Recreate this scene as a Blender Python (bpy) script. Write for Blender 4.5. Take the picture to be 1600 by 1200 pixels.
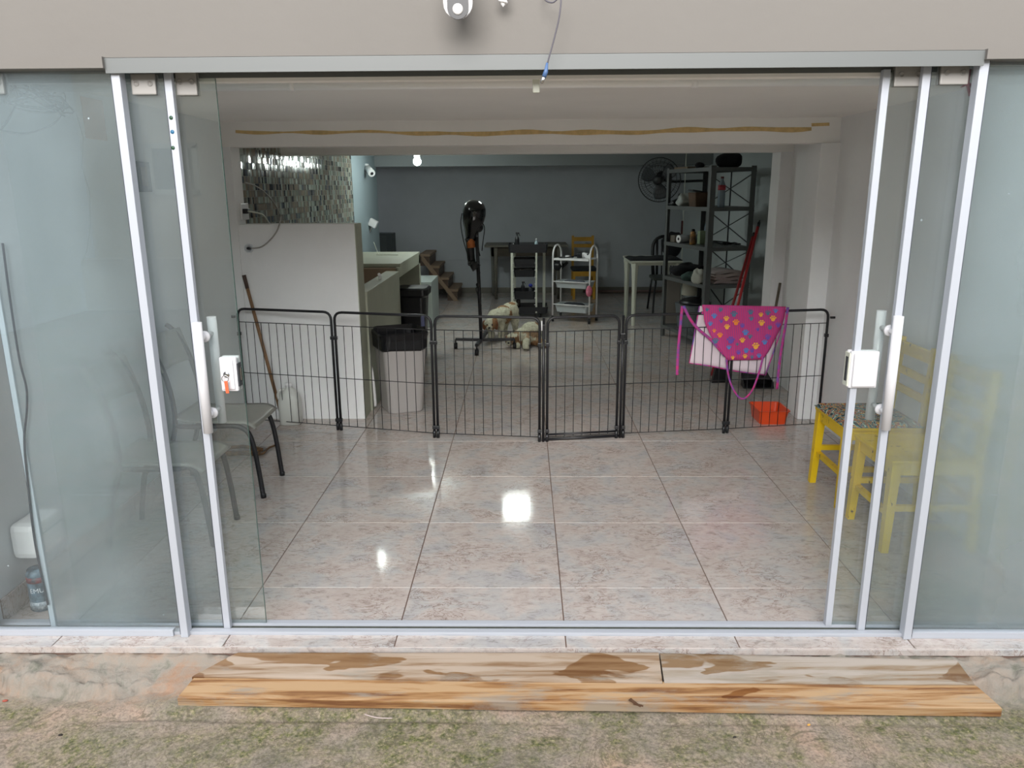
import bpy, bmesh, math, random
from mathutils import Vector, Matrix, noise
random.seed(7)
PI = math.pi
scene = bpy.context.scene
for o in list(bpy.data.objects): bpy.data.objects.remove(o)
COL = scene.collection

# ---------------------------------------------------------------- camera
F_PX, PITCH, YAW, ROLL, HC = 1202.0, .2475, -.0161, -.0061, 1.538
_f = Vector((math.sin(YAW)*math.cos(PITCH), math.cos(YAW)*math.cos(PITCH), -math.sin(PITCH)))
_r = Vector((math.cos(YAW), -math.sin(YAW), 0)); _u = _r.cross(_f)
_c, _s = math.cos(ROLL), math.sin(ROLL)
RT = _c*_r + _s*_u; UP = -_s*_r + _c*_u
camd = bpy.data.cameras.new('camera'); cam = bpy.data.objects.new('camera', camd); COL.objects.link(cam)
camd.sensor_width = 36; camd.lens = F_PX/1600*36; camd.clip_start = .05; camd.clip_end = 200
m3 = Matrix((RT, UP, -_f)).transposed()
cam.matrix_world = Matrix.Translation((0, 0, HC)) @ m3.to_4x4()
scene.camera = cam

# ---------------------------------------------------------------- world and exposure
w = bpy.data.worlds.new('overcast'); scene.world = w; w.use_nodes = True
nt = w.node_tree; nt.nodes.clear()
wo = nt.nodes.new('ShaderNodeOutputWorld'); bg = nt.nodes.new('ShaderNodeBackground')
tc = nt.nodes.new('ShaderNodeTexCoord'); sp = nt.nodes.new('ShaderNodeSeparateXYZ'); rp = nt.nodes.new('ShaderNodeValToRGB')
nt.links.new(tc.outputs['Generated'], sp.inputs[0]); nt.links.new(sp.outputs['Z'], rp.inputs[0])
rp.color_ramp.elements[0].position = 0.0; rp.color_ramp.elements[0].color = (.70, .76, .84, 1)
rp.color_ramp.elements[1].position = 1.0; rp.color_ramp.elements[1].color = (.95, .97, 1.0, 1)
nt.links.new(rp.outputs[0], bg.inputs[0]); bg.inputs[1].default_value = 1.3
nt.links.new(bg.outputs[0], wo.inputs[0])
sund = bpy.data.lights.new('overcast_sun', 'SUN'); sund.energy = 5.2; sund.angle = .85; sund.color = (1, .97, .94)
sun = bpy.data.objects.new('overcast_sun', sund); COL.objects.link(sun); sun.rotation_euler = (math.radians(73), 0, math.radians(-4))
scene.view_settings.view_transform = 'Standard'; scene.view_settings.look = 'None'
scene.view_settings.gamma = 1; scene.view_settings.use_curve_mapping = False
scene.view_settings.exposure = 0.60

# ---------------------------------------------------------------- measuring helpers: a ray of the photo met with a real plane
def ray(px, py): return RT*((px-800)/F_PX) + UP*(-(py-600)/F_PX) + _f
def at(px, py, Y):
    d = ray(px, py); return Vector((0, 0, HC)) + d*(Y/d.y)
def atx(px, py, X):
    d = ray(px, py); return Vector((0, 0, HC)) + d*(X/d.x)
def fl(px, py, z=0.0):
    d = ray(px, py); return Vector((0, 0, HC)) + d*((z-HC)/d.z)

# ---------------------------------------------------------------- mesh helpers
class MB:
    def __init__(s): s.v = []; s.f = []; s.sm = []
    def add(s, vs, fs, smooth=False):
        b = len(s.v); s.v += [tuple(p) for p in vs]; s.f += [tuple(i+b for i in f) for f in fs]; s.sm += [smooth]*len(fs); return s
    def box(s, c, d, rot=None, bev=0.0):
        hx, hy, hz = d[0]/2, d[1]/2, d[2]/2; c = Vector(c)
        if bev > 0:
            bm = bmesh.new(); bmesh.ops.create_cube(bm, size=1)
            for v in bm.verts: v.co = Vector((v.co.x*d[0], v.co.y*d[1], v.co.z*d[2]))
            bmesh.ops.bevel(bm, geom=list(bm.edges), offset=min(bev, min(d)*.45), segments=2, profile=.6, affect='EDGES')
            bm.verts.index_update()
            vs = [v.co.copy() for v in bm.verts]; fs = [[v.index for v in f.verts] for f in bm.faces]; bm.free()
        else:
            vs = [Vector((x, y, z)) for x in (-hx, hx) for y in (-hy, hy) for z in (-hz, hz)]
            fs = [(0, 1, 3, 2), (4, 6, 7, 5), (0, 4, 5, 1), (2, 3, 7, 6), (0, 2, 6, 4), (1, 5, 7, 3)]
        if rot is not None: vs = [rot @ v for v in vs]
        return s.add([v+c for v in vs], fs)
    def b2(s, p, q, bev=0.0):
        p = Vector(p); q = Vector(q)
        return s.box((p+q)/2, [abs(a) for a in (q-p)], None, bev)
    def beam(s, p, q, wd, hd, up=(0, 0, 1), bev=0.0, wd2=None, hd2=None):
        p = Vector(p); q = Vector(q); d = (q-p).normalized(); up = Vector(up)
        if abs(d.dot(up)) > .99: up = Vector((0, 1, 0))
        x = d.cross(up).normalized(); y = x.cross(d)
        w2 = wd2 or wd; h2 = hd2 or hd
        vs = []
        for c, a, b in ((p, wd, hd), (q, w2, h2)):
            for i, j in ((-1, -1), (1, -1), (1, 1), (-1, 1)): vs.append(c + x*(a/2*i) + y*(b/2*j))
        return s.add(vs, [(3, 2, 1, 0), (4, 5, 6, 7), (0, 1, 5, 4), (1, 2, 6, 5), (2, 3, 7, 6), (3, 0, 4, 7)])
    def tube(s, pts, r, n=8, cap=True):
        pts = [Vector(p) for p in pts]; N = len(pts); rr = r if isinstance(r, (list, tuple)) else [r]*N
        t0 = (pts[1]-pts[0]).normalized(); a = Vector((0, 0, 1)) if abs(t0.z) < .9 else Vector((1, 0, 0))
        x = t0.cross(a).normalized(); vs = []; fs = []
        for i in range(N):
            t = (pts[min(i+1, N-1)]-pts[max(i-1, 0)])
            if t.length < 1e-9: t = t0
            t.normalize(); x = (x - t*x.dot(t));
            if x.length < 1e-6: x = t.orthogonal()
            x.normalize(); y = t.cross(x)
            for k in range(n):
                an = 2*PI*k/n; vs.append(pts[i] + (x*math.cos(an)+y*math.sin(an))*rr[i])
        for i in range(N-1):
            for k in range(n): fs.append((i*n+k, i*n+(k+1) % n, (i+1)*n+(k+1) % n, (i+1)*n+k))
        s.add(vs, fs, True)
        if cap:
            b = len(s.v)-len(vs)
            s.f.append(tuple(b+k for k in reversed(range(n)))); s.sm.append(False)
            s.f.append(tuple(b+(N-1)*n+k for k in range(n))); s.sm.append(False)
        return s
    def lathe(s, c, prof, n=20, sx=1, sy=1, axis=None, smooth=True):
        c = Vector(c); vs = []; fs = []; M = Matrix.Identity(3)
        if axis is not None: M = Vector((0, 0, 1)).rotation_difference(Vector(axis)).to_matrix()
        for r, z in prof:
            for k in range(n):
                a = 2*PI*k/n; vs.append(c + M @ Vector((r*sx*math.cos(a), r*sy*math.sin(a), z)))
        P = len(prof)
        for i in range(P-1):
            for k in range(n): fs.append((i*n+k, i*n+(k+1) % n, (i+1)*n+(k+1) % n, (i+1)*n+k))
        if prof[0][0] > 1e-6: fs.append(tuple(reversed(range(n))))
        if prof[-1][0] > 1e-6: fs.append(tuple((P-1)*n+k for k in range(n)))
        return s.add(vs, fs, smooth)
    def ball(s, c, r, n=14, m=9):
        r = r if isinstance(r, (list, tuple)) else (r, r, r); c = Vector(c); vs = []; fs = []
        for i in range(m+1):
            p = PI*i/m
            for k in range(n):
                a = 2*PI*k/n; vs.append(c+Vector((r[0]*math.sin(p)*math.cos(a), r[1]*math.sin(p)*math.sin(a), r[2]*math.cos(p))))
        for i in range(m):
            for k in range(n): fs.append((i*n+k, (i+1)*n+k, (i+1)*n+(k+1) % n, i*n+(k+1) % n))
        return s.add(vs, fs, True)
    def prism(s, poly, vec):
        n = len(poly); vec = Vector(vec); vs = [Vector(p) for p in poly]+[Vector(p)+vec for p in poly]
        return s.add(vs, [tuple(reversed(range(n))), tuple(range(n, 2*n))]+[(i, (i+1) % n, n+(i+1) % n, n+i) for i in range(n)])
    def grid(s, fn, nu, nv, smooth=True):
        vs = [fn(i/nu, j/nv) for j in range(nv+1) for i in range(nu+1)]
        return s.add(vs, [(j*(nu+1)+i, j*(nu+1)+i+1, (j+1)*(nu+1)+i+1, (j+1)*(nu+1)+i) for j in range(nv) for i in range(nu)], smooth)
    def mesh(s, name, mat):
        me = bpy.data.meshes.new(name); me.from_pydata(s.v, [], s.f)
        me.polygons.foreach_set('use_smooth', s.sm)
        me.update()
        if mat: me.materials.append(mat)
        return me
    def build(s, name, mat, parent=None, solid=0.0):
        o = bpy.data.objects.new(name, s.mesh(name, mat)); COL.objects.link(o)
        if parent is not None:
            o.parent = parent; o.matrix_parent_inverse = inv(parent)
        if solid:
            md = o.modifiers.new('solid', 'SOLIDIFY'); md.thickness = solid; md.offset = 0
        return o
def inv(p):          # parts are modelled in world coordinates
    return Matrix.LocRotScale(p.location, p.rotation_euler, p.scale).inverted() if p.parent is None else Matrix.Identity(4)
def tag(o, label, cat, group=None, kind=None):
    o['label'] = label; o['category'] = cat
    if group: o['group'] = group
    if kind: o['kind'] = kind
    return o
def struct(o): o['kind'] = 'structure'; return o
def stuff(o): o['kind'] = 'stuff'; return o
def thing(name, loc, label, cat, group=None):
    o = bpy.data.objects.new(name, None); COL.objects.link(o); o.location = loc; o.empty_display_size = .05
    return tag(o, label, cat, group)
def arc(c, r, a0, a1, n, ax, ay):
    c = Vector(c); ax = Vector(ax); ay = Vector(ay)
    return [c + ax*(r*math.cos(a0+(a1-a0)*i/n)) + ay*(r*math.sin(a0+(a1-a0)*i/n)) for i in range(n+1)]
def smooth_path(pts, n=6):
    pts = [Vector(p) for p in pts]; out = []
    P = [pts[0]]+pts+[pts[-1]]
    for i in range(1, len(P)-2):
        for k in range(n):
            t = k/n; a, b, c, d = P[i-1], P[i], P[i+1], P[i+2]
            out.append(.5*((2*b)+(c-a)*t+(2*a-5*b+4*c-d)*t*t+(3*b-a-3*c+d)*t**3))
    out.append(pts[-1]); return out
def round_corner(p, a, b, r, n=5):
    p = Vector(p); da = (Vector(a)-p).normalized(); db = (Vector(b)-p).normalized()
    s = p+da*r; e = p+db*r; out = []
    for i in range(n+1):
        t = i/n; out.append(s*(1-t)**2 + p*2*t*(1-t) + e*t*t)
    return out

# ---------------------------------------------------------------- materials
def srgb(h):
    if isinstance(h, str): h = [int(h[i:i+2], 16)/255 for i in (1, 3, 5)]
    return tuple([(c/12.92 if c <= .04045 else ((c+.055)/1.055)**2.4) for c in h]+[1])
def newmat(name):
    m = bpy.data.materials.new(name); m.use_nodes = True; t = m.node_tree
    return m, t, t.nodes['Principled BSDF'], t.nodes['Material Output']
def N(t, typ, **k):
    n = t.nodes.new(typ)
    for a, b in k.items():
        if a.startswith('i_'):
            key = a[2:]; key = int(key) if key.isdigit() else key
            n.inputs[key].default_value = b
        else: setattr(n, a, b)
    return n
def ramp(t, stops, src, interp='LINEAR'):
    r = t.nodes.new('ShaderNodeValToRGB'); e = r.color_ramp.elements; r.color_ramp.interpolation = interp
    e[0].position, e[0].color = stops[0]; e[1].position, e[1].color = stops[-1]
    for p, c in stops[1:-1]:
        q = e.new(p); q.color = c
    t.links.new(src, r.inputs[0]); return r
G = lambda v: (v, v, v, 1)
def plain(name, col, rough=.5, metal=0, bump=0, bscale=60, spec=.5, var=.0, coat=0, vscale=4, vcol=None):
    m, t, b, o = newmat(name); c = srgb(col)
    b.inputs['Base Color'].default_value = c; b.inputs['Roughness'].default_value = rough
    b.inputs['Metallic'].default_value = metal; b.inputs['Specular IOR Level'].default_value = spec
    b.inputs['Coat Weight'].default_value = coat
    tcn = N(t, 'ShaderNodeTexCoord')
    if var or vcol:
        n = N(t, 'ShaderNodeTexNoise', i_Scale=vscale, i_Detail=8.0, i_Roughness=.62); t.links.new(tcn.outputs['Object'], n.inputs['Vector'])
        c2 = srgb(vcol) if vcol else tuple([x*(1-var) for x in c[:3]]+[1])
        r = ramp(t, [(.38, c), (.68, c2)], n.outputs['Fac']); t.links.new(r.outputs[0], b.inputs['Base Color'])
    if bump:
        n2 = N(t, 'ShaderNodeTexNoise', i_Scale=bscale, i_Detail=4.0); t.links.new(tcn.outputs['Object'], n2.inputs['Vector'])
        bp = N(t, 'ShaderNodeBump', i_Strength=bump, i_Distance=.004); t.links.new(n2.outputs['Fac'], bp.inputs['Height'])
        t.links.new(bp.outputs[0], b.inputs['Normal'])
    return m
def emis(name, col, st):
    m, t, b, o = newmat(name); b.inputs['Emission Color'].default_value = col; b.inputs['Emission Strength'].default_value = st
    b.inputs['Base Color'].default_value = col; return m

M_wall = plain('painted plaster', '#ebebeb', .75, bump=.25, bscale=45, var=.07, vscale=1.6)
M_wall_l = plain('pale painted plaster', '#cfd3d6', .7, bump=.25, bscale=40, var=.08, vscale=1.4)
M_back = plain('grey painted back wall', '#b9bec3', .8, bump=.25, bscale=40, var=.12, vscale=1.2)
M_blue = plain('pale blue painted wall', '#8b9a9f', .7, bump=.2, bscale=40, var=.06, vscale=2)
M_ceil = plain('ceiling paint', '#f4f1ed', .85, bump=.2, bscale=30, var=.06, vscale=1.2)
M_lintel = plain('exterior lintel paint', '#706c67', .75, bump=.2, bscale=30, var=.05, vscale=1.5)
M_alu = plain('white powder coated aluminium', '#aeb2ba', .32, bump=0, spec=.6)
M_alu_blue = plain('aluminium edge channel', '#b9c4cc', .3, spec=.6, metal=.2)
M_gasket = plain('dark rubber gasket', '#2a2f3a', .5)
M_white = plain('white plastic', '#e9e8e8', .28, spec=.6)
M_whiteB = plain('off white roller cover', '#96938f', .4)
M_whiteD = plain('white lacquered door fitting', '#d2d1d4', .3, spec=.5)
M_cream = plain('cream plastic', '#c9cbbd', .4)
M_black = plain('black powder coated steel', '#17171b', .38)
M_blackp = plain('black plastic', '#15161a', .32)
M_blackcloth = plain('black cloth', '#121318', .95, bump=.6, bscale=90)
M_dgrey = plain('dark grey plastic', '#33363b', .4)
M_grey = plain('grey bin plastic', '#a8a3a0', .42)
M_steel = plain('grey enamelled steel', '#5d605f', .45, metal=.2, var=.12, vscale=6)
M_chrome = plain('chrome', '#c8c8c8', .15, metal=1)
M_red = plain('red painted pole', '#a92227', .35)
M_wood = plain('worn broom wood', '#8a6a4c', .65, var=.35, vscale=14)
M_wood2 = plain('grey weathered wood', '#6d6254', .7, var=.3, vscale=12)
M_orange = plain('orange plastic', '#d4481c', .35)
M_pipe = plain('white conduit paint', '#f4f3f2', .45)
M_grout = plain('brown grout', '#6b5448', .85)
M_tub = plain('green white masonry paint', '#a6a997', .6, bump=.4, bscale=22, var=.12, vscale=3)
M_tubin = plain('tan tub render', '#9a8570', .7, bump=.4, bscale=22, var=.15)
M_stair = plain('brown stair tread', '#5d4a3e', .55, var=.2)
M_stair2 = plain('tan stair edge', '#8d7660', .6, var=.2)
M_dark = plain('dark enamel', '#32363a', .5)

# --- polished floor tile
def make_tile_mat():
    m, t, b, o = newmat('polished veined floor tile')
    g = N(t, 'ShaderNodeNewGeometry'); oi = N(t, 'ShaderNodeObjectInfo')
    mul = N(t, 'ShaderNodeVectorMath', operation='SCALE'); mul.inputs['Scale'].default_value = 17.0
    cx = N(t, 'ShaderNodeCombineXYZ'); t.links.new(oi.outputs['Random'], cx.inputs[0]); t.links.new(oi.outputs['Random'], cx.inputs[1])
    t.links.new(cx.outputs[0], mul.inputs[0])
    ad = N(t, 'ShaderNodeVectorMath', operation='ADD'); t.links.new(g.outputs['Position'], ad.inputs[0]); t.links.new(mul.outputs[0], ad.inputs[1])
    base = N(t, 'ShaderNodeTexNoise', i_Scale=5.0, i_Detail=7.0, i_Roughness=.6, i_Distortion=.6); t.links.new(ad.outputs[0], base.inputs['Vector'])
    r1 = ramp(t, [(.30, srgb('#a9a7a8')), (.42, srgb('#b2aeab')), (.52, srgb('#bab0aa')), (.62, srgb('#b4a8a1')), (.75, srgb('#c0b8b2'))], base.outputs['Fac'])
    mp = N(t, 'ShaderNodeMapping'); mp.inputs['Scale'].default_value = (1.0, 1.9, 1); t.links.new(ad.outputs[0], mp.inputs['Vector'])
    st = N(t, 'ShaderNodeTexNoise', i_Scale=22.0, i_Detail=10.0, i_Roughness=.75, i_Distortion=.9); t.links.new(mp.outputs[0], st.inputs['Vector'])
    r2 = ramp(t, [(.36, (.60, .58, .56, 1)), (.47, G(.97)), (.66, G(1.10))], st.outputs['Fac'])
    mx = N(t, 'ShaderNodeMix', data_type='RGBA', blend_type='MULTIPLY'); mx.inputs['Factor'].default_value = .8
    t.links.new(r1.outputs[0], mx.inputs['A']); t.links.new(r2.outputs[0], mx.inputs['B'])
    vn = N(t, 'ShaderNodeTexNoise', i_Scale=9.0, i_Detail=9.0, i_Roughness=.66, i_Distortion=1.6); t.links.new(mp.outputs[0], vn.inputs['Vector'])
    r3 = ramp(t, [(.470, G(0)), (.4875, G(1)), (.4925, G(1)), (.512, G(0))], vn.outputs['Fac'])
    mk = N(t, 'ShaderNodeTexNoise', i_Scale=4.0, i_Detail=3.0); t.links.new(ad.outputs[0], mk.inputs['Vector'])
    r4 = ramp(t, [(.47, G(0)), (.60, G(.75))], mk.outputs['Fac'])
    mm = N(t, 'ShaderNodeMath', operation='MULTIPLY'); t.links.new(r3.outputs[0], mm.inputs[0]); t.links.new(r4.outputs[0], mm.inputs[1])
    mx2 = N(t, 'ShaderNodeMix', data_type='RGBA'); t.links.new(mm.outputs[0], mx2.inputs['Factor'])
    t.links.new(mx.outputs['Result'], mx2.inputs['A']); mx2.inputs['B'].default_value = srgb('#6f5345')
    t.links.new(mx2.outputs['Result'], b.inputs['Base Color'])
    rr = ramp(t, [(.3, G(.06)), (.7, G(.12))], base.outputs['Fac']); t.links.new(rr.outputs[0], b.inputs['Roughness'])
    b.inputs['Specular IOR Level'].default_value = .55
    return m
M_tile = make_tile_mat()

# --- glass: clear slab, slight green tint, dust film; the outer panes carry a blurred condensation film
def make_glass(name, tint, dust, film=None, film_max=.85, frost=0.0, low=False):
    m, t, b, o = newmat(name); t.nodes.remove(b)
    tr = N(t, 'ShaderNodeBsdfTransparent'); tr.inputs[0].default_value = tint
    g = N(t, 'ShaderNodeNewGeometry')
    base = tr.outputs[0]
    # dust / condensation film as a real, weakly scattering layer
    df = N(t, 'ShaderNodeBsdfDiffuse'); df.inputs[0].default_value = (.78, .87, .90, 1)
    tl = N(t, 'ShaderNodeBsdfTranslucent'); tl.inputs[0].default_value = (.80, .88, .91, 1)
    dm = N(t, 'ShaderNodeMixShader'); dm.inputs[0].default_value = .5; t.links.new(df.outputs[0], dm.inputs[1]); t.links.new(tl.outputs[0], dm.inputs[2])
    n = N(t, 'ShaderNodeTexNoise', i_Scale=2.2, i_Detail=5.0); t.links.new(g.outputs['Position'], n.inputs['Vector'])
    r = ramp(t, [(.3, G(dust*.6)), (.7, G(dust*1.4))], n.outputs['Fac'])
    sep = N(t, 'ShaderNodeSeparateXYZ'); t.links.new(g.outputs['Position'], sep.inputs[0])
    fac = r.outputs[0]
    if film:
        x0, x1 = film
        mr = N(t, 'ShaderNodeMapRange'); mr.inputs['From Min'].default_value = x0; mr.inputs['From Max'].default_value = x1
        mr.interpolation_type = 'SMOOTHSTEP'
        nn = N(t, 'ShaderNodeTexNoise', i_Scale=1.5, i_Detail=3.0); t.links.new(g.outputs['Position'], nn.inputs['Vector'])
        a1 = N(t, 'ShaderNodeMath', operation='MULTIPLY_ADD'); t.links.new(nn.outputs['Fac'], a1.inputs[0]); a1.inputs[1].default_value = .16; t.links.new(sep.outputs['X'], a1.inputs[2])
        t.links.new(a1.outputs[0], mr.inputs['Value'])
        rf = N(t, 'ShaderNodeBsdfRefraction'); rf.inputs['Color'].default_value = tint; rf.inputs['Roughness'].default_value = .17; rf.inputs['IOR'].default_value = 1.3
        fm = N(t, 'ShaderNodeMixShader'); mu = N(t, 'ShaderNodeMath', operation='MULTIPLY'); t.links.new(mr.outputs[0], mu.inputs[0]); mu.inputs[1].default_value = film_max
        if low:
            mz = N(t, 'ShaderNodeMapRange'); mz.inputs['From Min'].default_value = 1.55; mz.inputs['From Max'].default_value = 1.05; mz.inputs['To Max'].default_value = film_max; t.links.new(sep.outputs['Z'], mz.inputs['Value']); t.links.new(mz.outputs[0], mu.inputs[1])
        t.links.new(mu.outputs[0], fm.inputs[0]); t.links.new(base, fm.inputs[1]); t.links.new(rf.outputs[0], fm.inputs[2]); base = fm.outputs[0]
        fz = N(t, 'ShaderNodeMath', operation='MULTIPLY_ADD'); t.links.new(mr.outputs[0], fz.inputs[0]); fz.inputs[1].default_value = frost; t.links.new(fac, fz.inputs[2]); fac = fz.outputs[0]
    # small dried specks of paint on the pane
    vo = N(t, 'ShaderNodeTexVoronoi', i_Scale=16.0); t.links.new(g.outputs['Position'], vo.inputs['Vector'])
    sp1 = ramp(t, [(.035, G(.8)), (.06, G(0))], vo.outputs['Distance'])
    sc = N(t, 'ShaderNodeSeparateColor'); t.links.new(vo.outputs['Color'], sc.inputs[0])
    sp2 = ramp(t, [(.95, G(0)), (.96, G(1))], sc.outputs[0])
    sm = N(t, 'ShaderNodeMath', operation='MULTIPLY'); t.links.new(sp1.outputs[0], sm.inputs[0]); t.links.new(sp2.outputs[0], sm.inputs[1])
    mxx = N(t, 'ShaderNodeMath', operation='MAXIMUM'); t.links.new(sm.outputs[0], mxx.inputs[0]); t.links.new(fac, mxx.inputs[1])
    m1 = N(t, 'ShaderNodeMixShader'); t.links.new(mxx.outputs[0], m1.inputs[0]); t.links.new(base, m1.inputs[1]); t.links.new(dm.outputs[0], m1.inputs[2])
    gl = N(t, 'ShaderNodeBsdfGlossy'); gl.inputs['Roughness'].default_value = .005
    fr = N(t, 'ShaderNodeFresnel'); fr.inputs[0].default_value = 1.52
    bf = N(t, 'ShaderNodeMath', operation='SUBTRACT'); bf.inputs[0].default_value = 1.0; t.links.new(g.outputs['Backfacing'], bf.inputs[1])
    ml = N(t, 'ShaderNodeMath', operation='MULTIPLY'); t.links.new(fr.outputs[0], ml.inputs[0]); t.links.new(bf.outputs[0], ml.inputs[1])
    m2x = N(t, 'ShaderNodeMath', operation='MULTIPLY'); t.links.new(ml.outputs[0], m2x.inputs[0]); m2x.inputs[1].default_value = 1.9
    m2 = N(t, 'ShaderNodeMixShader'); t.links.new(m2x.outputs[0], m2.inputs[0]); t.links.new(m1.outputs[0], m2.inputs[1]); t.links.new(gl.outputs[0], m2.inputs[2])
    t.links.new(m2.outputs[0], o.inputs[0]); return m
M_glass = make_glass('sliding pane glass', (.925, .955, .945, 1), .035)
M_glassR = make_glass('clouded right pane glass', (.915, .94, .95, 1), .06, film=(1.30, 1.68), film_max=.9, frost=.20)
M_glassL = make_glass('clouded left pane glass', (.91, .94, .955, 1), .08, film=(-1.22, -1.40), film_max=.9, frost=.12, low=True)
M_glassF = make_glass('fixed pane glass', (.92, .945, .95, 1), .05)
M_gedge = plain('green glass edge', '#46615a', .3)

# --- plank wood
def make_plank(name, c1, c2, c3, wet, dirt):
    m, t, b, o = newmat(name); tcn = N(t, 'ShaderNodeTexCoord')
    mp = N(t, 'ShaderNodeMapping'); mp.inputs['Scale'].default_value = (1.2, 22, 22); t.links.new(tcn.outputs['Object'], mp.inputs['Vector'])
    n = N(t, 'ShaderNodeTexNoise', i_Scale=1.6, i_Detail=8.0, i_Roughness=.6, i_Distortion=.5); t.links.new(mp.outputs[0], n.inputs['Vector'])
    r = ramp(t, [(.38, srgb(c3)), (.47, srgb(c2)), (.55, srgb(c1))], n.outputs['Fac'])
    w1 = N(t, 'ShaderNodeTexNoise', i_Scale=2.3, i_Detail=3.0, i_Roughness=.45, i_Distortion=.8)
    mw = N(t, 'ShaderNodeMapping'); mw.inputs['Scale'].default_value = (1.3, 4.2, 1); t.links.new(tcn.outputs['Object'], mw.inputs['Vector']); t.links.new(mw.outputs[0], w1.inputs['Vector'])
    rw = ramp(t, [(wet, G(0)), (wet+.015, G(1))], w1.outputs['Fac'])
    wet_c = N(t, 'ShaderNodeMix', data_type='RGBA', blend_type='MULTIPLY'); wet_c.inputs['Factor'].default_value = 1; t.links.new(r.outputs[0], wet_c.inputs['A']); wet_c.inputs['B'].default_value = (.60, .44, .28, 1)
    mx = N(t, 'ShaderNodeMix', data_type='RGBA'); t.links.new(rw.outputs[0], mx.inputs['Factor']); t.links.new(r.outputs[0], mx.inputs['A']); t.links.new(wet_c.outputs['Result'], mx.inputs['B'])
    d1 = N(t, 'ShaderNodeTexNoise', i_Scale=5.0, i_Detail=9.0, i_Roughness=.7); 
    md = N(t, 'ShaderNodeMapping'); md.inputs['Scale'].default_value = (.6, 3, 1); md.inputs['Location'].default_value = (3, 1, 0); t.links.new(tcn.outputs['Object'], md.inputs['Vector']); t.links.new(md.outputs[0], d1.inputs['Vector'])
    rd = ramp(t, [(dirt, G(0)), (dirt+.12, G(.75))], d1.outputs['Fac'])
    mx2 = N(t, 'ShaderNodeMix', data_type='RGBA'); t.links.new(rd.outputs[0], mx2.inputs['Factor']); t.links.new(mx.outputs['Result'], mx2.inputs['A']); mx2.inputs['B'].default_value = srgb('#8b8377')
    t.links.new(mx2.outputs['Result'], b.inputs['Base Color'])
    rg = ramp(t, [(0, G(.6)), (1, G(.4))], rw.outputs[0]); t.links.new(rg.outputs[0], b.inputs['Roughness'])
    bp = N(t, 'ShaderNodeBump', i_Strength=.35, i_Distance=.003); t.links.new(n.outputs['Fac'], bp.inputs['Height']); t.links.new(bp.outputs[0], b.inputs['Normal'])
    return m
M_pl_front = make_plank('amber plank', '#a88a67', '#936d45', '#6b4527', .70, .52)
M_pl_a = make_plank('pale plank with wet marks', '#a09080', '#93806c', '#7a5f45', .54, .56)
M_pl_b = make_plank('bleached plank with wet marks', '#9d9389', '#918576', '#7c654c', .56, .52)
M_endgrain = plain('plank end grain', '#a8703e', .7, var=.3, vscale=30)

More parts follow.
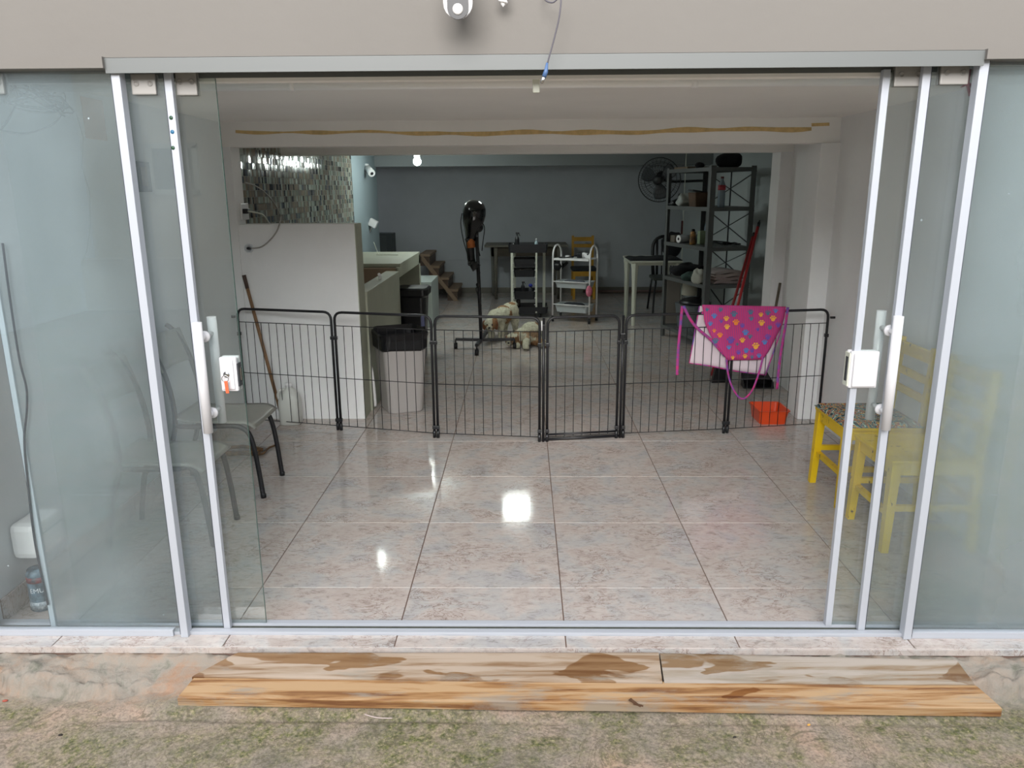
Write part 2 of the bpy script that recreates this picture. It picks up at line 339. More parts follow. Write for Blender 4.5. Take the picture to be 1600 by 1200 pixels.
# --- ground
def make_ground():
    m, t, b, o = newmat('mossy rough concrete ground'); g = N(t, 'ShaderNodeNewGeometry')
    def nz(scale, det, ro=.6, di=0.0, mp=None):
        n = N(t, 'ShaderNodeTexNoise', i_Scale=scale, i_Detail=det, i_Roughness=ro, i_Distortion=di)
        if mp:
            q = N(t, 'ShaderNodeMapping'); q.inputs['Location'].default_value = mp; t.links.new(g.outputs['Position'], q.inputs['Vector']); t.links.new(q.outputs[0], n.inputs['Vector'])
        else: t.links.new(g.outputs['Position'], n.inputs['Vector'])
        return n
    a = nz(3.0, 9.0, .62, .5)
    r = ramp(t, [(.30, srgb('#746d60')), (.44, srgb('#8b8073')), (.55, srgb('#9a897a')), (.68, srgb('#a58b78'))], a.outputs['Fac'])
    ms = nz(2.6, 8.0, .68, .3, (4.2, 7.7, 0)); rm = ramp(t, [(.44, G(0)), (.56, G(1))], ms.outputs['Fac'])
    mf = nz(90.0, 3.0, .6); rmf = ramp(t, [(.40, srgb('#464c26')), (.55, srgb('#6c6c40')), (.68, srgb('#9a9070'))], mf.outputs['Fac'])
    mg = nz(38.0, 5.0, .7); rmg = ramp(t, [(.40, G(.25)), (.62, G(1))], mg.outputs['Fac'])
    mul = N(t, 'ShaderNodeMath', operation='MULTIPLY'); t.links.new(rm.outputs[0], mul.inputs[0]); t.links.new(rmg.outputs[0], mul.inputs[1])
    mx = N(t, 'ShaderNodeMix', data_type='RGBA'); t.links.new(mul.outputs[0], mx.inputs['Factor']); t.links.new(r.outputs[0], mx.inputs['A']); t.links.new(rmf.outputs[0], mx.inputs['B'])
    # fine grain
    fg = nz(95.0, 5.0, .75); rf = ramp(t, [(.38, G(.6)), (.5, G(1)), (.64, G(1.3))], fg.outputs['Fac'])
    mx2 = N(t, 'ShaderNodeMix', data_type='RGBA', blend_type='MULTIPLY'); mx2.inputs['Factor'].default_value = .85; t.links.new(mx.outputs['Result'], mx2.inputs['A']); t.links.new(rf.outputs[0], mx2.inputs['B'])
    # cracks in the old screed
    ck = nz(4.0, 6.0, .6, 1.5, (1, 2, 3)); rc = ramp(t, [(.484, G(0)), (.499, G(.8)), (.512, G(0))], ck.outputs['Fac'])
    mx3 = N(t, 'ShaderNodeMix', data_type='RGBA'); t.links.new(rc.outputs[0], mx3.inputs['Factor']); t.links.new(mx2.outputs['Result'], mx3.inputs['A']); mx3.inputs['B'].default_value = srgb('#5e5644')
    # warm cement near the door ledge (set by place, not by light)
    sep = N(t, 'ShaderNodeSeparateXYZ'); t.links.new(g.outputs['Position'], sep.inputs[0])
    ly = N(t, 'ShaderNodeMapRange'); ly.inputs['From Min'].default_value = 2.14; ly.inputs['From Max'].default_value = 2.22; t.links.new(sep.outputs['Y'], ly.inputs['Value'])
    lc = nz(7.0, 8.0, .65, .4, (8, 3, 0)); rl = ramp(t, [(.34, srgb('#6c6c5e')), (.44, srgb('#8f887e')), (.54, srgb('#95887b')), (.66, srgb('#9c7d66'))], lc.outputs['Fac'])
    mx4 = N(t, 'ShaderNodeMix', data_type='RGBA'); t.links.new(ly.outputs[0], mx4.inputs['Factor']); t.links.new(mx3.outputs['Result'], mx4.inputs['A']); t.links.new(rl.outputs[0], mx4.inputs['B'])
    t.links.new(mx4.outputs['Result'], b.inputs['Base Color']); b.inputs['Roughness'].default_value = .8
    bp = N(t, 'ShaderNodeBump', i_Strength=.5, i_Distance=.01); t.links.new(mg.outputs['Fac'], bp.inputs['Height'])
    bp2 = N(t, 'ShaderNodeBump', i_Strength=.6, i_Distance=.004); t.links.new(fg.outputs['Fac'], bp2.inputs['Height']); t.links.new(bp.outputs[0], bp2.inputs['Normal'])
    t.links.new(bp2.outputs[0], b.inputs['Normal']); return m
M_ground = make_ground()

# yellow paint with chipped dark wear
def make_yellow(name, c, wear):
    m, t, b, o = newmat(name); tcn = N(t, 'ShaderNodeTexCoord')
    n = N(t, 'ShaderNodeTexNoise', i_Scale=30.0, i_Detail=6.0, i_Roughness=.7)
    mp = N(t, 'ShaderNodeMapping'); mp.inputs['Scale'].default_value = (1, 1, .45); t.links.new(tcn.outputs['Object'], mp.inputs['Vector']); t.links.new(mp.outputs[0], n.inputs['Vector'])
    r = ramp(t, [(wear, srgb('#3a2c1c')), (wear+.02, srgb(c))], n.outputs['Fac'])
    n2 = N(t, 'ShaderNodeTexNoise', i_Scale=6.0, i_Detail=3.0); t.links.new(tcn.outputs['Object'], n2.inputs['Vector'])
    r2 = ramp(t, [(.35, G(.85)), (.65, G(1.05))], n2.outputs['Fac'])
    mx = N(t, 'ShaderNodeMix', data_type='RGBA', blend_type='MULTIPLY'); mx.inputs['Factor'].default_value = 1; t.links.new(r.outputs[0], mx.inputs['A']); t.links.new(r2.outputs[0], mx.inputs['B'])
    t.links.new(mx.outputs['Result'], b.inputs['Base Color']); b.inputs['Roughness'].default_value = .45; return m
M_yel = make_yellow('yellow chair paint', '#e8c21a', .345)
M_yel2 = make_yellow('old mustard chair paint', '#c08f28', .32)

def make_floral():
    m, t, b, o = newmat('multicoloured floral cushion print'); tcn = N(t, 'ShaderNodeTexCoord')
    n = N(t, 'ShaderNodeTexNoise', i_Scale=9.0, i_Detail=2.0, i_Distortion=4.5); t.links.new(tcn.outputs['Object'], n.inputs['Vector'])
    K = srgb('#1b2230')
    r = ramp(t, [(.0, K), (.36, srgb('#1b2230')), (.41, srgb('#2f7e82')), (.45, srgb('#d9dfc4')), (.48, K), (.52, srgb('#c8443a')), (.55, srgb('#d7b75a')), (.58, K), (.62, srgb('#33708a')), (.67, srgb('#c77f56')), (.75, K)], n.outputs['Fac'], 'CONSTANT')
    t.links.new(r.outputs[0], b.inputs['Base Color']); b.inputs['Roughness'].default_value = .8; return m
M_floral = make_floral()

def make_apron():
    m, t, b, o = newmat('magenta ribbed apron cloth'); tcn = N(t, 'ShaderNodeTexCoord')
    wv = N(t, 'ShaderNodeTexWave', i_Scale=26.0, i_Distortion=.0); wv.bands_direction = 'X'; t.links.new(tcn.outputs['Object'], wv.inputs['Vector'])
    r = ramp(t, [(.25, srgb('#8c3d86')), (.55, srgb('#c22a72')), (.8, srgb('#cc3168'))], wv.outputs['Fac'])
    t.links.new(r.outputs[0], b.inputs['Base Color']); b.inputs['Roughness'].default_value = .7; return m
M_apron = make_apron()
M_strap = plain('magenta strap print', '#bf2d74', .75, vcol='#4a4fa0', vscale=26)
M_lining = plain('white apron lining', '#d3c4cc', .75)
M_pawy = plain('yellow paw print', '#e0a33a', .7)
M_pawo = plain('orange paw print', '#e07f2e', .7)
M_pawb = plain('blue paw print', '#4a7ab8', .7)
M_pawt = plain('teal paw print', '#476a86', .7)
M_pawv = plain('violet paw print', '#6546a0', .7)
M_lamp = emis('bulb glass lit', (.90, 1.0, .96, 1), 215)
M_panel = emis('ceiling panel lit', (.90, 1.0, .96, 1), 36)

# ================================================================ SETTING
YF = 2.43                     # facade plane
XL, XR = -1.93, 1.99          # front room side walls
YB = 5.10                     # beam / partition plane
XM, XRB, YE = -1.87, 2.36, 11.8
ZC = 1.965                    # ceiling

# floor slab with tiles set in it
floor = struct(MB().b2((-3.4, 2.365, -.20), (2.6, 12.0, -.0035)).build('floor', M_grout))
xs = [-1.654, -1.0535, -.4535, .1445, .7435, 1.344, 1.944]
ys = [2.357, 2.772, 3.39, 4.0, 4.615] + [4.615+.6*i for i in range(1, 13)]
cache = {}
def floor_tile(x0, x1, y0, y1):
    g = .0018; x0 += g; x1 -= g; y0 += g; y1 -= g
    k = (round(x1-x0, 3), round(y1-y0, 3))
    if k not in cache:
        a, b = k[0]/2, k[1]/2; e = .0012
        vs = [(sx*a, sy*b, -.0035) for sx, sy in ((-1, -1), (1, -1), (1, 1), (-1, 1))] + [(sx*(a), sy*(b), -e) for sx, sy in ((-1, -1), (1, -1), (1, 1), (-1, 1))] + [(sx*(a-e), sy*(b-e), 0) for sx, sy in ((-1, -1), (1, -1), (1, 1), (-1, 1))]
        fs = [(8, 9, 10, 11)]
        for q in range(4):
            fs += [(q, (q+1) % 4, 4+(q+1) % 4, 4+q), (4+q, 4+(q+1) % 4, 8+(q+1) % 4, 8+q)]
        cache[k] = MB().add(vs, fs).mesh('floor_tile', M_tile)
    o = bpy.data.objects.new('floor_tile', cache[k]); COL.objects.link(o); o.location = ((x0+x1)/2, (y0+y1)/2, 0); o.parent = floor
X = [-2.6, -2.25] + xs + [2.36]
for j in range(len(ys)-1):
    y0, y1 = ys[j], min(ys[j+1], YE)
    lo, hi = (-2.25, 2.36) if y0 < 5.0 else (-2.25, 2.36)
    for i in range(len(X)-1):
        if X[i] < lo-.01 or y0 >= YE: continue
        floor_tile(X[i], X[i+1], y0, y1)
# threshold nosing of the tiled sill
MB().b2((-2.6, 2.352, -.022), (2.6, 2.366, -.0012), .001).build('sill_edge', M_tile, floor)

# ground outside with a broken ledge below the sill
def gz(x, y):
    n = noise.noise(Vector((x*3.1, y*3.1, 0)))*.008 + noise.noise(Vector((x*14, y*14, 3)))*.003
    led = 2.25 + noise.noise(Vector((x*2.3, 0, 5)))*.03 + noise.noise(Vector((x*11, 0, 9)))*.028 + noise.noise(Vector((x*34, 0, 2)))*.014
    z = -.092 + n
    if y > led-.03:
        k = min(1, (y-led+.03)/.018); k = k*k*(3-2*k)
        z = z*(1-k) + (-.026 + noise.noise(Vector((x*9, y*9, 1)))*.016 + noise.noise(Vector((x*30, y*30, 6)))*.010 + noise.noise(Vector((x*75, y*75, 2)))*.003)*k
    if abs(x) < 1.6 and y > 2.09:         # under the boards the ledge is lower
        q = min(1, (1.6-abs(x))/.25); lim = -.045 - (2.34-y)*.20 - .006
        if y < 2.33: z = min(z, z*(1-q)+min(z, lim)*q)
    return z
ground = MB()
nx, ny = 620, 120
yy = [(.9 + (2.36-.9)*(1-(1-j/ny)**1.35)) for j in range(ny+1)]
vs = []; fs = []
for j in range(ny+1):
    for i in range(nx+1):
        x = -2.7+5.4*i/nx; y_ = yy[j]; z_ = gz(x, y_)
        q_ = max(0, 1-abs(y_-2.25)/.09)
        if q_ > 0:
            a_ = noise.noise(Vector((x*26, y_*26, z_*60)))*.016 + noise.noise(Vector((x*60, y_*60, z_*130)))*.008
            b_ = abs(noise.noise(Vector((x*12, y_*30, 8))))
            z_ += q_*(a_*.7 - .012*max(0, 1-b_/.10)) if abs(x) > 1.25 or y_ > 2.36 else 0
            y_ += q_*a_*.8 if y_ < 2.33 else 0
        vs.append((x, y_, z_))
for j in range(ny):
    for i in range(nx): a = j*(nx+1)+i; fs.append((a, a+1, a+nx+2, a+nx+1))
ground.add(vs, fs, True)
gr = struct(ground.build('ground', M_ground))
gf = MB()
for (x0, y0, x1, y1) in ((-14, -12, 14, .9), (-14, .9, -2.7, 2.42), (2.7, .9, 14, 2.42)):
    gf.add([(x0, y0, -.092), (x1, y0, -.092), (x1, y1, -.092), (x0, y1, -.092)], [(0, 1, 2, 3)])
gf.build('outer_ground', M_ground, gr)

# walls of the front room
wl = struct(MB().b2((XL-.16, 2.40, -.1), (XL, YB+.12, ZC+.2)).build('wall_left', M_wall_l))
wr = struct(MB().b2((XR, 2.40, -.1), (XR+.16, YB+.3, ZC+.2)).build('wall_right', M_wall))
# facade returns and lintel
struct(MB().b2((-6, 2.39, -.1), (XL-.02, 2.55, 2.9)).build('wall_facade_left', M_lintel))
struct(MB().b2((XR+.02, 2.39, -.1), (6, 2.55, 2.9)).build('wall_facade_right', M_lintel))
lz = at(800, 84, 2.40).z
lint = struct(MB().b2((XL-.02, 2.405, lz), (XR+.02, 2.58, 2.9)).build('wall_lintel', M_lintel))
xl0 = at(160, 95, 2.39).x; xr0 = at(1541, 95, 2.39).x
zl0 = at(80, 107, 2.39).z; zr0 = at(1570, 92, 2.39).z
MB().b2((XL-.02, 2.388, zl0), (xl0, 2.56, lz+.001)).build('lintel_drop', M_lintel, lint)
MB().b2((xr0, 2.388, zr0), (XR+.02, 2.56, lz+.001)).build('lintel_drop', M_lintel, lint)
# ceiling of both rooms
struct(MB().b2((-2.9, 2.58, ZC), (2.6, 12.0, ZC+.16)).build('ceiling', M_ceil))
# beam 1 with an old strip of yellow glue on it
zb1 = 1.812
bm1 = struct(MB().b2((XL, YB, zb1), (XR, YB+.14, ZC)).build('ceiling_beam', M_ceil))
gl = MB(); pts = []
for k in range(61):
    u = k/60; px = 368+u*(1268-368); py = 205.5 + 2.6*math.sin(u*PI) - 9.5*max(0, u-.5)*1.1 + 1.2*math.sin(u*21)+.8*math.sin(u*47)
    pts.append((px, py))
vs = []
for k, (px, py) in enumerate(pts):
    wd = 2.3+1.2*math.sin(k*.9)*math.sin(k*.23) + (1.0 if k > 20 else 0)
    vs += [at(px, py-wd, YB-.0015), at(px, py+wd, YB-.0015)]
gl.add(vs, [(2*k, 2*k+1, 2*k+3, 2*k+2) for k in range(60)])
gl.add([at(1268, 192.5, YB-.0015), at(1268, 197.5, YB-.0015), at(1296, 196.5, YB-.0015), at(1296, 191.5, YB-.0015)], [(0, 1, 2, 3)])
gl.build('glue_strip', plain('dried yellow glue', '#dcbc82', .7, var=.25, vscale=25), bm1)
# pillars either side
struct(MB().b2((XL, YB, 0), (XM, YB+.16, zb1)).build('pillar_left', M_wall))
struct(MB().b2((1.87, YB-.02, 0), (2.06, YB+.20, zb1), .004).build('pillar_right', M_wall))
# passage wall, second pillar, back-room right wall
struct(MB().b2((2.06, YB+.2, -.1), (2.2, 6.16, ZC+.1)).build('wall_passage', M_wall))
struct(MB().b2((1.965, 6.15, 0), (2.5, 6.36, ZC)).build('pillar_rear', M_wall))
struct(MB().b2((XRB, 6.36, -.1), (XRB+.15, YE+.1, ZC+.1)).build('wall_right_rear', plain('grey green paint', '#b4bcbc', .75, bump=.2, var=.08, vscale=1.5)))
# second and third beam
struct(MB().b2((XM, 6.15, 1.806), (2.1, 6.33, ZC)).build('ceiling_beam_middle', M_ceil))
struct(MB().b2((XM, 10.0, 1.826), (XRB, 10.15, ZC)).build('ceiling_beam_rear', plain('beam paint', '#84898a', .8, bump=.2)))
# mosaic wall and blue wall
wm = struct(MB().b2((XM-.15, YB+.16, -.1), (XM-.006, 8.66, ZC+.1)).build('wall_mosaic', plain('mosaic grout', '#8c8a80', .8)))
struct(MB().b2((XM-.15, 8.66, -.1), (XM+.0, 10.12, ZC+.1)).build('wall_blue', M_blue))
MT = [plain('mosaic grey', '#77736c', .11, spec=.28), plain('mosaic sage', '#8f988c', .11, spec=.28), plain('mosaic sand', '#8d8273', .11, spec=.28),
      plain('mosaic pale', '#a9b1a8', .11, spec=.28), plain('mosaic dark', '#22252b', .11, spec=.28), plain('mosaic slate', '#565f68', .11, spec=.28)]
mos = [MB() for _ in MT]
rowh = .046; z = 1.13; r_ = 0
while z < 1.96:
    y = YB+.165
    while y < 8.655:
        wdt = random.choice((.022, .030, .040)); y1 = min(y+wdt, 8.656)
        zt = z + rowh
        k = random.choices(range(6), (5, 4.5, 5, 3.5, 1.5, 1.6))[0]
        dz = random.uniform(-.0006, .0006); tl = random.uniform(-.0007, .0007)
        x0 = XM-.006; xa = XM + dz + tl; xb = XM + dz - tl
        a, b, c, d = y+.0016, y1-.0016, z+.0016, zt-.0016
        mos[k].add([(x0, a, c), (x0, b, c), (x0, b, d), (x0, a, d), (xa, a, c), (xb, b, c), (xb, b, d), (xa, a, d)], [(7, 6, 5, 4), (0, 1, 5, 4), (1, 2, 6, 5), (2, 3, 7, 6), (3, 0, 4, 7)])
        y = y1
    z += rowh; r_ += 1
for k, mb in enumerate(mos):
    stuff(mb.build('mosaic_tiles', MT[k], wm))
MB().b2((XM-.006, YB+.03, 1.30), (XM+.004, YB+.162, 1.31)).build('mosaic_trim', MT[2], wm)
# back wall with groove and skirting
wb = MB(); wb.b2((-3.2, YE, .512), (2.6, YE+.15, ZC+.1)); wb.b2((-3.2, YE+.006, .505), (2.6, YE+.15, .512)); wb.b2((-3.2, YE-.004, -.1), (2.6, YE+.15, .505))
wbk = struct(wb.build('wall_back', M_back))
bb = struct(MB().b2((-3.2, YE-.006, 0), (XRB, YE-.004, .085)).build('baseboard_back', M_grout))
x = -3.2
while x < XRB:
    x1 = min(x+.45, XRB); MB().b2((x+.002, YE-.016, .001), (x1-.002, YE-.006, .085)).build('skirting_tile', plain('skirt', '#77746c', .3) if x < -3.1 else bpy.data.materials['skirt'], bb); x = x1
struct(MB().b2((-3.35, 9.9, -.1), (-3.2, YE+.1, ZC+.1)).build('wall_stairwell', M_back))
struct(MB().b2((-3.2, 9.98, -.1), (XM-.15, 10.12, ZC+.1)).build('wall_stairwell_front', M_back))
# skirting along the left wall
bl = struct(MB().b2((XL, 2.52, 0), (XL+.003, YB, .085)).build('baseboard_left', M_grout))
y = 2.52
while y < YB-.01:
    y1 = min(y+.6, YB); MB().b2((XL+.003, y+.0015, .001), (XL+.011, y1-.0015, .088)).build('skirting_tile', M_tile, bl); y = y1

# neighbour's house over the yard, seen in the glass reflections
M_house = plain('cream render', '#cfc3ac', .85, bump=.3, bscale=12, var=.12, vscale=.8)
hs = tag(bpy.data.objects.new('neighbour_house', None), 'cream house across the yard mirrored in the glass doors', 'house'); COL.objects.link(hs); hs.location = (0, -6.3, -.09)
MB().b2((-6.2, -9, -.09), (5.4, -6.3, 3.45)).build('wall', M_house, hs)
struct(MB().b2((-6.5, -6.3, -.1), (-6.2, .5, 3.4)).build('wall_added_left', plain('white added wall', '#d3d9dd', .85, var=.05)))  # unseen wall, added to give the left glass a bright reflection
struct(MB().b2((1.6, -2.9, -.1), (6.5, -2.7, 3.0)).build('wall_added_right', plain('grey added wall', '#a39f96', .9, var=.1)))  # unseen wall, added to cover hard edges and sky mirrored in the right pane
MB().b2((-6.2, -9.2, 3.45), (5.7, -6.0, 3.55)).build('roof_slab', plain('roof slab', '#8c857b', .9), hs)
MB().b2((-6.2, -6.3, -.09), (-2.2, -5.9, .62)).build('low_wall', plain('low wall render', '#c2b9a6', .9, bump=.3, bscale=10), hs)
for (a, b2_, c, d) in ((-3.4, -2.3, .7, 2.5), (.8, 2.2, 1.2, 2.3), (-5.3, -4.6, 1.5, 2.2)):
    fr = MB(); fr.b2((a, -6.30, c), (b2_, -6.24, c+.07)); fr.b2((a, -6.30, d-.07), (b2_, -6.24, d)); fr.b2((a, -6.30, c), (a+.07, -6.24, d)); fr.b2((b2_-.07, -6.30, c), (b2_, -6.24, d))
    wn = fr.build('window', M_cream, hs); MB().b2((a+.07, -6.295, c+.07), (b2_-.07, -6.28, d-.07)).build('pane', plain('dark window glass', '#5f645e', .15), wn)

# ================================================================ DOORS AND GLAZING
t_top = at(800, 85, 2.40).z; t_bot = at(800, 109, 2.40).z
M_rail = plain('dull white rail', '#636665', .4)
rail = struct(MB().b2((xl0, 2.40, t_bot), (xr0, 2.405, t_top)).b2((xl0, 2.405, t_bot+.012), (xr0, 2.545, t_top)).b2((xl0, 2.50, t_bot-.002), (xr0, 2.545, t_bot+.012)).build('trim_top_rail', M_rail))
struct(MB().b2((-1.93, 2.505, t_bot-.012), (1.99, 2.55, t_top+.02)).build('trim_rear_rail', M_ceil))
track = MB()
for y0, y1, h in ((2.432, 2.452, .013), (2.459, 2.463, .010), (2.482, 2.487, .012), (2.487, 2.512, .013)): track.b2((-1.93, y0, 0.0), (1.99, y1, h), .001)
track.b2((-1.93, 2.432, 0.0), (1.99, 2.512, .004))
struct(track.build('trim_track', M_alu))
MB().b2((-1.93, 2.453, .0042), (1.99, 2.4585, .0062)).b2((-1.93, 2.4635, .0042), (1.99, 2.4815, .0058)).build('track_slot_strip', plain('dark slot strip', '#4a4d45', .9, var=.4, vscale=30), bpy.data.objects['trim_track'])  # dark mottled strips along the bottom of the track slots
GT = .008
def pane_obj(x0, x1, y, z0, z1, mat, parent, name='pane'):
    p = MB().b2((x0, y-GT/2, z0), (x1, y+GT/2, z1)).build(name, mat, parent)
    return p
def root(name, loc):
    o = bpy.data.objects.new(name, None); COL.objects.link(o); o.location = loc; return struct(o)
def profile(x0, x1, y0, y1, z0, z1, parent, gasket=0, mat=None):
    p = MB().b2((x0, y0, z0), (x1, y1, z1), .002).build('edge_profile', mat or M_alu, parent)
    if gasket: gx = x0-.0035 if gasket < 0 else x1; MB().b2((gx, y0+.004, z0+.01), (gx+.0035, y1-.002, z1-.005)).build('gasket', M_gasket, p)
ztop = 1.885
f1 = root('window_1', (-1.55, YF, 0))
pane_obj(-1.895, -1.205, 2.435, .014, zl0+.004, M_glassF, f1)
MB().b2((-1.905, 2.422, 0), (at(270, 990, 2.42).x, 2.446, .024), .001).build('sill_channel', M_alu, f1)
profile(-1.222, -1.196, 2.415, 2.45, 0, lz-.004, f1, -1)
MB().b2((XL, 2.425, 0), (-1.895, 2.445, 1.9)).build('wall_channel', M_alu, f1)
f2 = root('window_2', (1.65, YF, 0))
pane_obj(1.352, 1.98, 2.435, .014, zr0+.004, M_glassF, f2)
MB().b2((1.36, 2.422, 0), (1.99, 2.446, .024), .001).build('sill_channel', M_alu, f2)
profile(1.328, 1.355, 2.415, 2.45, 0, lz+.012, f2, 1)
def bracket(px0, px1, py0, py1, y, parent):
    a = at(px0, py0, y-.012); b = at(px1, py1, y-.012); zt = min(max(a.z, b.z), t_bot+.02)
    bk = MB().b2((a.x, y-.014, b.z), (b.x, y-.004, zt), .004).b2((a.x, y+.004, b.z), (b.x, y+.014, zt), .004).build('roller_bracket', M_whiteB, parent)
    zc = (b.z+zt)/2+.002
    for u in (.22, .78):
        xx = a.x+(b.x-a.x)*u
        MB().lathe((xx, y-.014, zc), [(.0085, 0), (.0085, .0015), (.006, .002), (.006, .0008), (0, .0008)], 16, axis=(0, -1, 0)).build('screw_cap', M_whiteB, bk)
# sliding leaves
d1 = root('door_1', (-1.4, 2.46, 0))
pane_obj(-1.700, -1.062, 2.467, .012, ztop, M_glassL, d1)
profile(-1.713, -1.695, 2.458, 2.476, .008, ztop, d1, -1, M_alu_blue)
profile(-1.083, -1.060, 2.456, 2.476, .008, ztop+.004, d1, -1)
bracket(203, 245, 115, 148, 2.467, d1); bracket(-30, 8, 114, 147, 2.467, d1)
d2 = root('door_2', (-1.3, 2.49, 0))
xg = at(336, 120, 2.492).x
pane_obj(-1.62, xg, 2.492, .014, ztop-.012, M_glass, d2)
MB().b2((xg, 2.4885, .014), (xg+.0006, 2.4955, ztop-.012)).build('glass_edge', M_gedge, d2)
bracket(272, 309, 108, 149, 2.492, d2)
d3 = root('door_3', (1.2, 2.49, 0))
x3 = at(1292, 985, 2.492).x
pane_obj(x3, 1.62, 2.492, .014, ztop-.006, M_glass, d3)
profile(x3-.012, x3+.010, 2.481, 2.503, .010, ztop-.004, d3)
bracket(1400, 1442, 100, 135, 2.492, d3)
d4 = root('door_4', (1.5, 2.46, 0))
pane_obj(1.190, 1.86, 2.467, .012, ztop, M_glassR, d4)
profile(1.186, 1.210, 2.456, 2.476, .008, ztop+.004, d4, 1)
bracket(1472, 1512, 97, 132, 2.467, d4)
# handles: front and rear bar joined through the glass
def handle(x, z0, z1, parent, yc=2.492):
    h = MB()
    h.tube([(x, yc-.060, z0), (x, yc-.060, z1)], .0155, 20)
    hh = h.build('handle', M_whiteD, parent)
    MB().tube([(x, yc+.060, z0), (x, yc+.060, z1)], .0155, 20).build('rear_bar', M_whiteD, hh)
    for z in (z0+.055, z1-.055):
        MB().tube([(x, yc-.050, z), (x, yc-.004, z)], .009, 12).lathe((x, yc-.018, z), [(.017, 0), (.019, .006), (.019, .010), (.0, .010)], 18, axis=(0, 1, 0)).tube([(x, yc+.004, z), (x, yc+.05, z)], .008, 12).build('standoff', M_whiteD, hh)
ph0 = at(305, 504, 2.432); ph1 = at(327, 676, 2.432)
handle((ph0.x+ph1.x)/2+.001, ph1.z, ph0.z, d2)
ph2 = at(1405, 494, 2.432); ph3 = at(1386, 671, 2.432)
handle((ph2.x+ph3.x)/2-.003, ph3.z, ph2.z, d3)
# locks
a = at(342, 558, 2.475); b = at(374, 611, 2.475)
lk = MB().b2((a.x, 2.470, b.z), (b.x, 2.487, a.z), .006).b2((a.x+.006, 2.465, b.z+.008), (b.x-.010, 2.472, a.z-.008), .003).b2((a.x, 2.497, b.z), (b.x, 2.512, a.z), .005).build('lock', M_whiteD, d2)
MB().b2((b.x-.001, 2.474, b.z+.016), (b.x+.004, 2.508, a.z-.022)).build('strike_slot', M_dgrey, lk)
MB().b2((b.x+.0038, 2.482, b.z+.036), (b.x+.009, 2.498, a.z-.038)).build('latch_tongue', M_chrome, lk)
kc = at(354, 585, 2.465)
MB().lathe((kc.x, 2.465, kc.z), [(.010, 0), (.010, .003), (.0, .003)], 18, axis=(0, -1, 0)).build('cylinder', M_chrome, lk)
ky = thing('key', (kc.x, 2.458, kc.z), 'metal key in the left door lock with an orange tag', 'key')
MB().b2((kc.x-.0015, 2.452, kc.z-.006), (kc.x+.0015, 2.463, kc.z+.006)).build('key_blade', M_chrome, ky)
MB().tube([Vector((kc.x-.001, 2.452, kc.z-.012)) + Vector((.011*math.cos(q*PI/10), 0, .011*math.sin(q*PI/10))) for q in range(21)], .0013, 6, False).build('key_ring', M_chrome, ky)
MB().box((kc.x+.002, 2.4505, kc.z-.040), (.011, .003, .042), Matrix.Rotation(-.06, 3, 'Y'), .001).build('key_tag', plain('orange tag', '#d2603a', .6), ky)
a = at(1330, 549, 2.475); b = at(1368, 606, 2.475)
lk2 = MB().b2((a.x, 2.470, b.z), (b.x, 2.487, a.z), .005).b2((a.x+.008, 2.461, b.z+.006), (b.x-.006, 2.472, a.z-.006), .006).b2((a.x, 2.497, b.z), (b.x, 2.512, a.z), .005).build('lock', M_whiteD, d3)
MB().b2((a.x-.004, 2.474, b.z+.006), (a.x+.001, 2.508, a.z-.006)).build('strike_plate', M_cream, lk2)
MB().b2((a.x-.0052, 2.482, b.z+.022), (a.x-.0038, 2.498, a.z-.020)).build('strike_hole', M_dgrey, lk2)
# coloured dots stuck on the second profile
for k, (px, py, c) in enumerate(((267, 184, '#2a4a34'), (269, 206, '#2c6a90'), (270, 231, '#274a33'))):
    p = at(px, py, 2.4545)
    MB().lathe((p.x, 2.4558, p.z), [(.006, 0), (.0058, .0008), (0, .0010)], 14, axis=(0, -1, 0)).build('sticker_dot', plain('dot', c, .4, var=.3, vscale=200), d1)
# loose rubber strip hanging by the left leaf
sg = smooth_path([at(4, 380, 2.452), at(16, 470, 2.452), at(30, 560, 2.452), at(41, 605, 2.452), at(42, 640, 2.452), at(38, 690, 2.452), at(44, 760, 2.452), at(55, 850, 2.452), at(75, 945, 2.452)], 6)
tag(MB().tube(sg, .0035, 6).build('rubber_seal_strip', M_gasket), 'loose dark rubber strip hanging along the leftmost glass leaf', 'seal strip')
# red ribbon on the upper right
rb = MB()
for (q1, q2) in (((1518, 108), (1514, 130)), ((1514, 130), (1506, 136)), ((1514, 130), (1519, 150)), ((1514, 128), (1522, 136))):
    rb.beam(at(q1[0]-3, q1[1], 2.482), at(q2[0]-3, q2[1], 2.482), .012, .003)
rb.ball(at(1511, 131, 2.482), (.008, .004, .007), 8, 6)
tag(rb.build('ribbon', plain('red ribbon', '#8e2f3c', .7)), 'small dark red ribbon tied behind the upper right roller bracket', 'ribbon')

# conduit and box under the front ceiling
pz = 1.938; py_ = 3.2
cd = thing('ceiling_conduit', (0, py_, pz), 'long white conduit pipe running across under the front ceiling', 'pipe')
MB().tube([(XL, py_, pz), (XR, py_, pz)], .017, 14).build('pipe', M_pipe, cd)
for px in (455, 1085): MB().tube([Vector((at(px, 130, py_).x-.012, py_, pz)), Vector((at(px, 130, py_).x+.012, py_, pz))], .019, 14).build('coupling', M_pipe, cd)
p = at(776, 118, 2.56)
tag(MB().b2((at(738, 118, 2.62).x, 2.56, 1.93), (at(826, 118, 2.62).x, 2.66, ZC), .006).build('ceiling_cover_box', M_wall_l), 'flat white cover box on the ceiling just inside the door rail', 'cover box')
p = at(838, 128, 2.50)
tag(MB().b2((p.x-.011, 2.515, at(838, 144, 2.5).z), (p.x+.011, 2.53, at(838, 108, 2.5).z+.02), .004).build('door_stop', M_cream), 'cream plastic stop hanging from the rail beside the blue plug', 'door stop')

